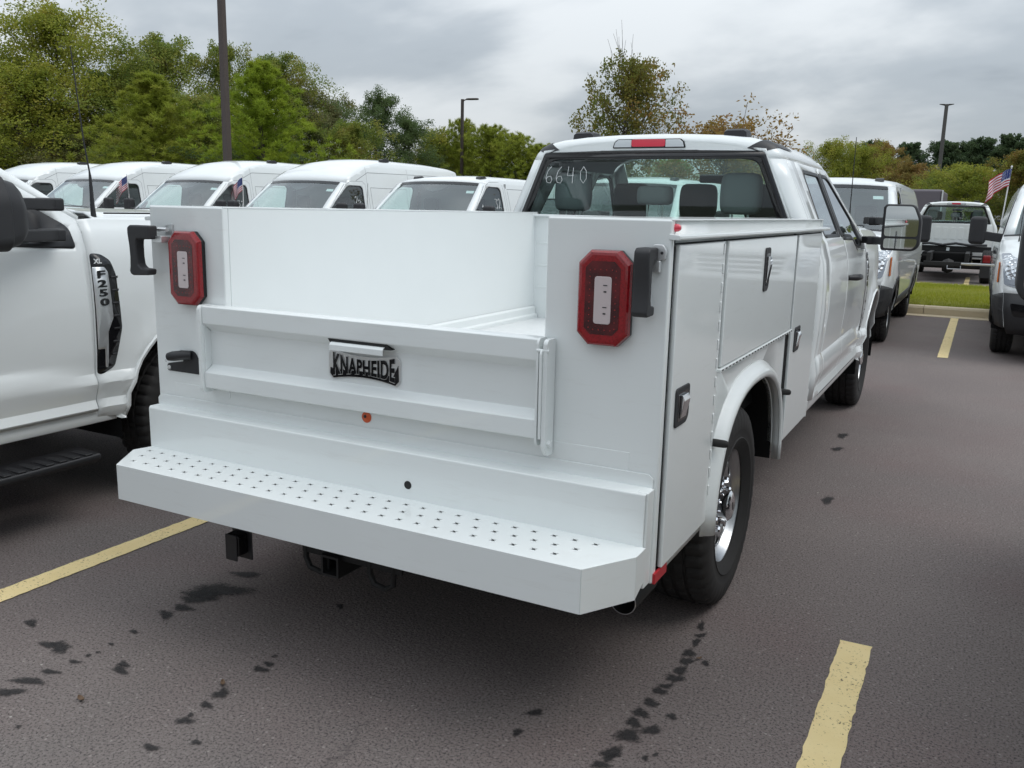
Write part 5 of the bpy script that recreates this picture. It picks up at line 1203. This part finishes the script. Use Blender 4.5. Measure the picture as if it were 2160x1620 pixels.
TREES = [('yg1',-55.8,33,9.24,6.97),('yg1',-47.7,33,12.52,5.6),('yg2',-46.9,30,8.89,4.8),('gr1',-45.2,35,8.9,4.49),('yg2',-62.8,34,12.0,7.0),('gr1',-42.1,36,10.72,4.0),('pineO',-35.0,29,7.46,3.51),('gr2',-47.8,39,10.0,3.86),('gr2',-39.3,38,10.47,2.4),('gr1',-34.1,37,9.5,3.03),('pineB',-27.9,29,7.63,3.27),('gr2',-36.0,33,7.0,2.72),('ol1',-32.8,38,8.11,3.17),('ol1',-32.1,40,7.6,2.86),('dk1',-27.9,38,7.37,2.15),('dk1',-27.1,40,6.31,2.18),('gr2',-26.7,34,5.5,2.3),('yg2',-27.8,44,5.95,1.99),('pineR',-26.3,44,6.54,1.9),('pineR',-23.8,43,6.05,2.6),('pineR',-23.2,45,5.75,2.2),('pineR',-25.2,46,5.7,2.4),('pineR',-22.2,47,5.3,2.4),('pineR',-28.2,47,5.4,2.4),('or1',-29.4,46,5.94,1.74),('pineR',-21.6,45,5.06,2.2),('gr1',-26.6,60,5.2,2.69),('ol1',-24.7,65,5.3,3.15),('gr2',-20.1,65,5.5,2.96),('ol1',-16.4,68,5.6,2.91),('yg2',-12.4,66,5.9,2.36),
 ('yg2',-8.0,62,6.46,2.2),('yg1',-6.5,64,6.37,2.4),('rs1',-5.0,66,6.56,2.0),('pineD',-7.1,80,7.72,1.9),('pineD',-4.2,78,7.42,1.9),('rs1',-2.8,62,4.98,1.9),('pineD',-1.5,75,7.27,1.9),('pineD',-.1,78,7.47,1.8),('pineD',1.2,76,7.55,1.8),('pineD',2.6,74,7.58,1.9),('pineD',4.4,74,7.45,1.9),('pineD',5.9,74,7.75,2.0),('yg2',.8,48,4.11,2.3),('or1',3.0,46,4.75,1.5),('yg1',4.7,48,5.19,2.2),('gr2',-1.0,58,4.21,2.0),('ol1',-64.2,45,7.38,5.05),('dk1',-57.5,45,7.57,4.13),('gr2',-40.6,42,7.14,3.18),('dk1',-31.7,52,5.34,2.3),('dk1',-44.5,42,6.64,3.38),('dk1',-67.4,42,7.17,5.22),
 ('dk1',-52.0,34,5.5,4.0),('gr2',-39.0,31,4.6,3.6),('dk1',-31.0,32,4.4,3.4),('ol1',-43.5,31,5.2,3.6),('dk1',-22.5,47,4.2,3.0),('gr2',7.5,60,6.5,3.0),('pineD',8.5,70,7.6,2.0),('yg2',9.5,52,5.5,2.6)]
OWN = {(-47.7,33): 'tallest yellow-green tree, its pointed top high above the pickup roof', (-55.8,33): 'broad yellow-green tree standing left of the tallest tree', (-46.9,30): 'low spreading yellow-green tree at the foot of the tallest tree',
 (-45.2,35): 'mid-green tree between the tallest tree and the twiggy-topped tree', (-62.8,34): 'wide yellow-green tree at the outer end of the wood', (-42.1,36): 'tall green tree with bare twigs standing out of its top', (-35.0,29): 'olive-green young pine in front of the twiggy-topped tree',
 (-39.3,38): 'slim green tree right behind the brown lamp post', (-34.1,37): 'tall green tree whose top shows above the bright young pine', (-27.9,29): 'bright green young pine with whorled branches beside the brown lamp post', (-32.8,38): 'dull olive tree next to the bright young pine',
 (-32.1,40): 'second dull olive tree beyond the bright young pine', (-27.9,38): 'dark green tree with the highest top between olive trees and young pines', (-27.1,40): 'lower dark green tree before the yellow trees by the one-armed lamp', (-27.8,44): 'yellowish tree left of the one-armed lamp post', (-26.3,44): 'narrow olive pine directly behind the one-armed lamp post',
 (-23.8,43): 'bushy olive pine right of the one-armed lamp post', (-23.2,45): 'bright green pine with upright tips close to the service truck cab', (-29.4,46): 'orange-tinted tree behind the yellowish tree by the one-armed lamp', (.8,48): 'rounded yellow-green bush tree behind the bare chassis truck', (3.0,46): 'orange-tinted tree behind the flag of the van with big headlamps', (4.7,48): 'yellow-green tree over the van with the black bumper'}
for key, x, y, h, w in TREES:
    lb = OWN.get((x, y)) or LB[key]
    if y > 57 or x > -12: lb = lb.replace('in the wood behind the vans', 'in the far tree line').replace('in the belt behind the vans', 'in the far tree line').replace('behind the vans', 'in the far tree line').replace('by the wood edge', 'in the far tree line')
    t_ = tree(key, x, y, h, w, lb)
    if (x, y) in OWN: continue
    t_['group'] = key[0:2]+' trees' if False else {'yg1': 'tall yellow-green trees', 'yg2': 'spreading yellow-green trees', 'gr1': 'tall mid-green trees', 'gr2': 'bushy mid-green trees', 'ol1': 'olive trees', 'dk1': 'dark narrow trees', 'or1': 'orange-tinted trees', 'rs1': 'rust-brown trees', 'pineB': 'bright young pines', 'pineO': 'olive young pines', 'pineR': 'bushy young pines', 'pineD': 'dark far pines'}[key]+(' of the far line' if y > 57 or x > -12 else ' behind the vans')
# two young trees planted on the median, one mostly green with bare shoots
T, L = broadleaf(31, 5.0, 1.6, 15000, .095, .30, 1.0, 0, .93)
rnd = random.Random(5)
for i in range(17):
    a = rnd.uniform(0, 6.28); rr_ = rnd.uniform(0, 1.0); q = Vector((math.cos(a)*rr_, math.sin(a)*rr_, 4.9-rr_*.95)); ln = rnd.uniform(.45, 1.15)
    lean = Vector((rnd.gauss(.10,.16), rnd.gauss(0,.1), 0)); T.tube([q, q+Vector((0,0,.5*ln))+lean*.3, q+Vector((0,0,ln))+lean], [.008, .006, .004], 4)
species('sap1', (T, L), 'leaf_orange', 5.0, 1.75)
T, L = broadleaf(32, 3.7, 1.6, 9000, .095, .35, 1.0, 0, .95)
species('sap2', (T, L), 'leaf_rust', 3.7, 1.6)
tree('sap1', -6.2, 18.0, 4.98, 1.32, 'young autumn tree with long bare shoots on the grass strip above the cab roof', z=.12)
tree('sap2', -3.55, 17.4, 3.62, 1.55, 'small orange tree on the grass strip behind the right roof lamp', z=.12)

# grass blades on the part of the strip that shows
rnd = random.Random(3); g = MB()
for _ in range(52000):
    x, y = rnd.uniform(-1.5, 5.0), rnd.uniform(KY+.2, GY-.2)
    z = .118+.05*sstep((y-KY-.2)/1.5)*sstep((GY-.2-y)/1.5)
    a = rnd.uniform(0, 6.28); h = rnd.uniform(.03, .075); w = rnd.uniform(.003, .006)
    g.add([(x-w*math.cos(a), y-w*math.sin(a), z), (x+w*math.cos(a), y+w*math.sin(a), z), (x+rnd.gauss(0,.025), y+rnd.gauss(0,.025), z+h)], [(0,1,2)])
me = mesh_of('grass', g, 'grass_blade'); o = bpy.data.objects.new('grass', me); COL.objects.link(o)
tag(o, 'short yellow-green grass growing on the strip between the kerbs', 'grass', kind='stuff')

# dry leaves dropped on the asphalt
t = mat('dry_leaf', color=(.12, .075, .045), rough=.9)
for i, (x, y, sz) in enumerate(((-.57, -.709, .019), (-.266, -.428, .017), (1.014, .504, .012))):
    rnd = random.Random(i+40); m = MB(); n = 7; up = []; dn = []; ang = rnd.uniform(0, 6.28)
    for k in range(n):
        q = k/(n-1)*2-1; w = .42*math.sqrt(max(0, 1-q*q))*(1+.25*math.sin(9*q+i)); up.append((q*sz, w*sz, .006+.35*sz*q*q+.3*w*sz)); dn.append((q*sz, -w*sz, .006+.35*sz*q*q+.4*w*sz))
    md = [(p[0], 0, .005+.2*sz*(p[0]/sz)**2) for p in up]
    m.loft([up, md, dn], False).xf(Matrix.Translation((x, y, 0)) @ Matrix.Rotation(ang, 4, 'Z'))
    o = ob('dry_leaf', m, 'dry_leaf', None, smooth=60)
    tag(o, ('curled brown leaf lying alone on the asphalt', 'curled brown leaf beside the row of dark drips behind the bumper', 'small dry leaf beside the drip trail of the rear wheel')[i], 'leaf')
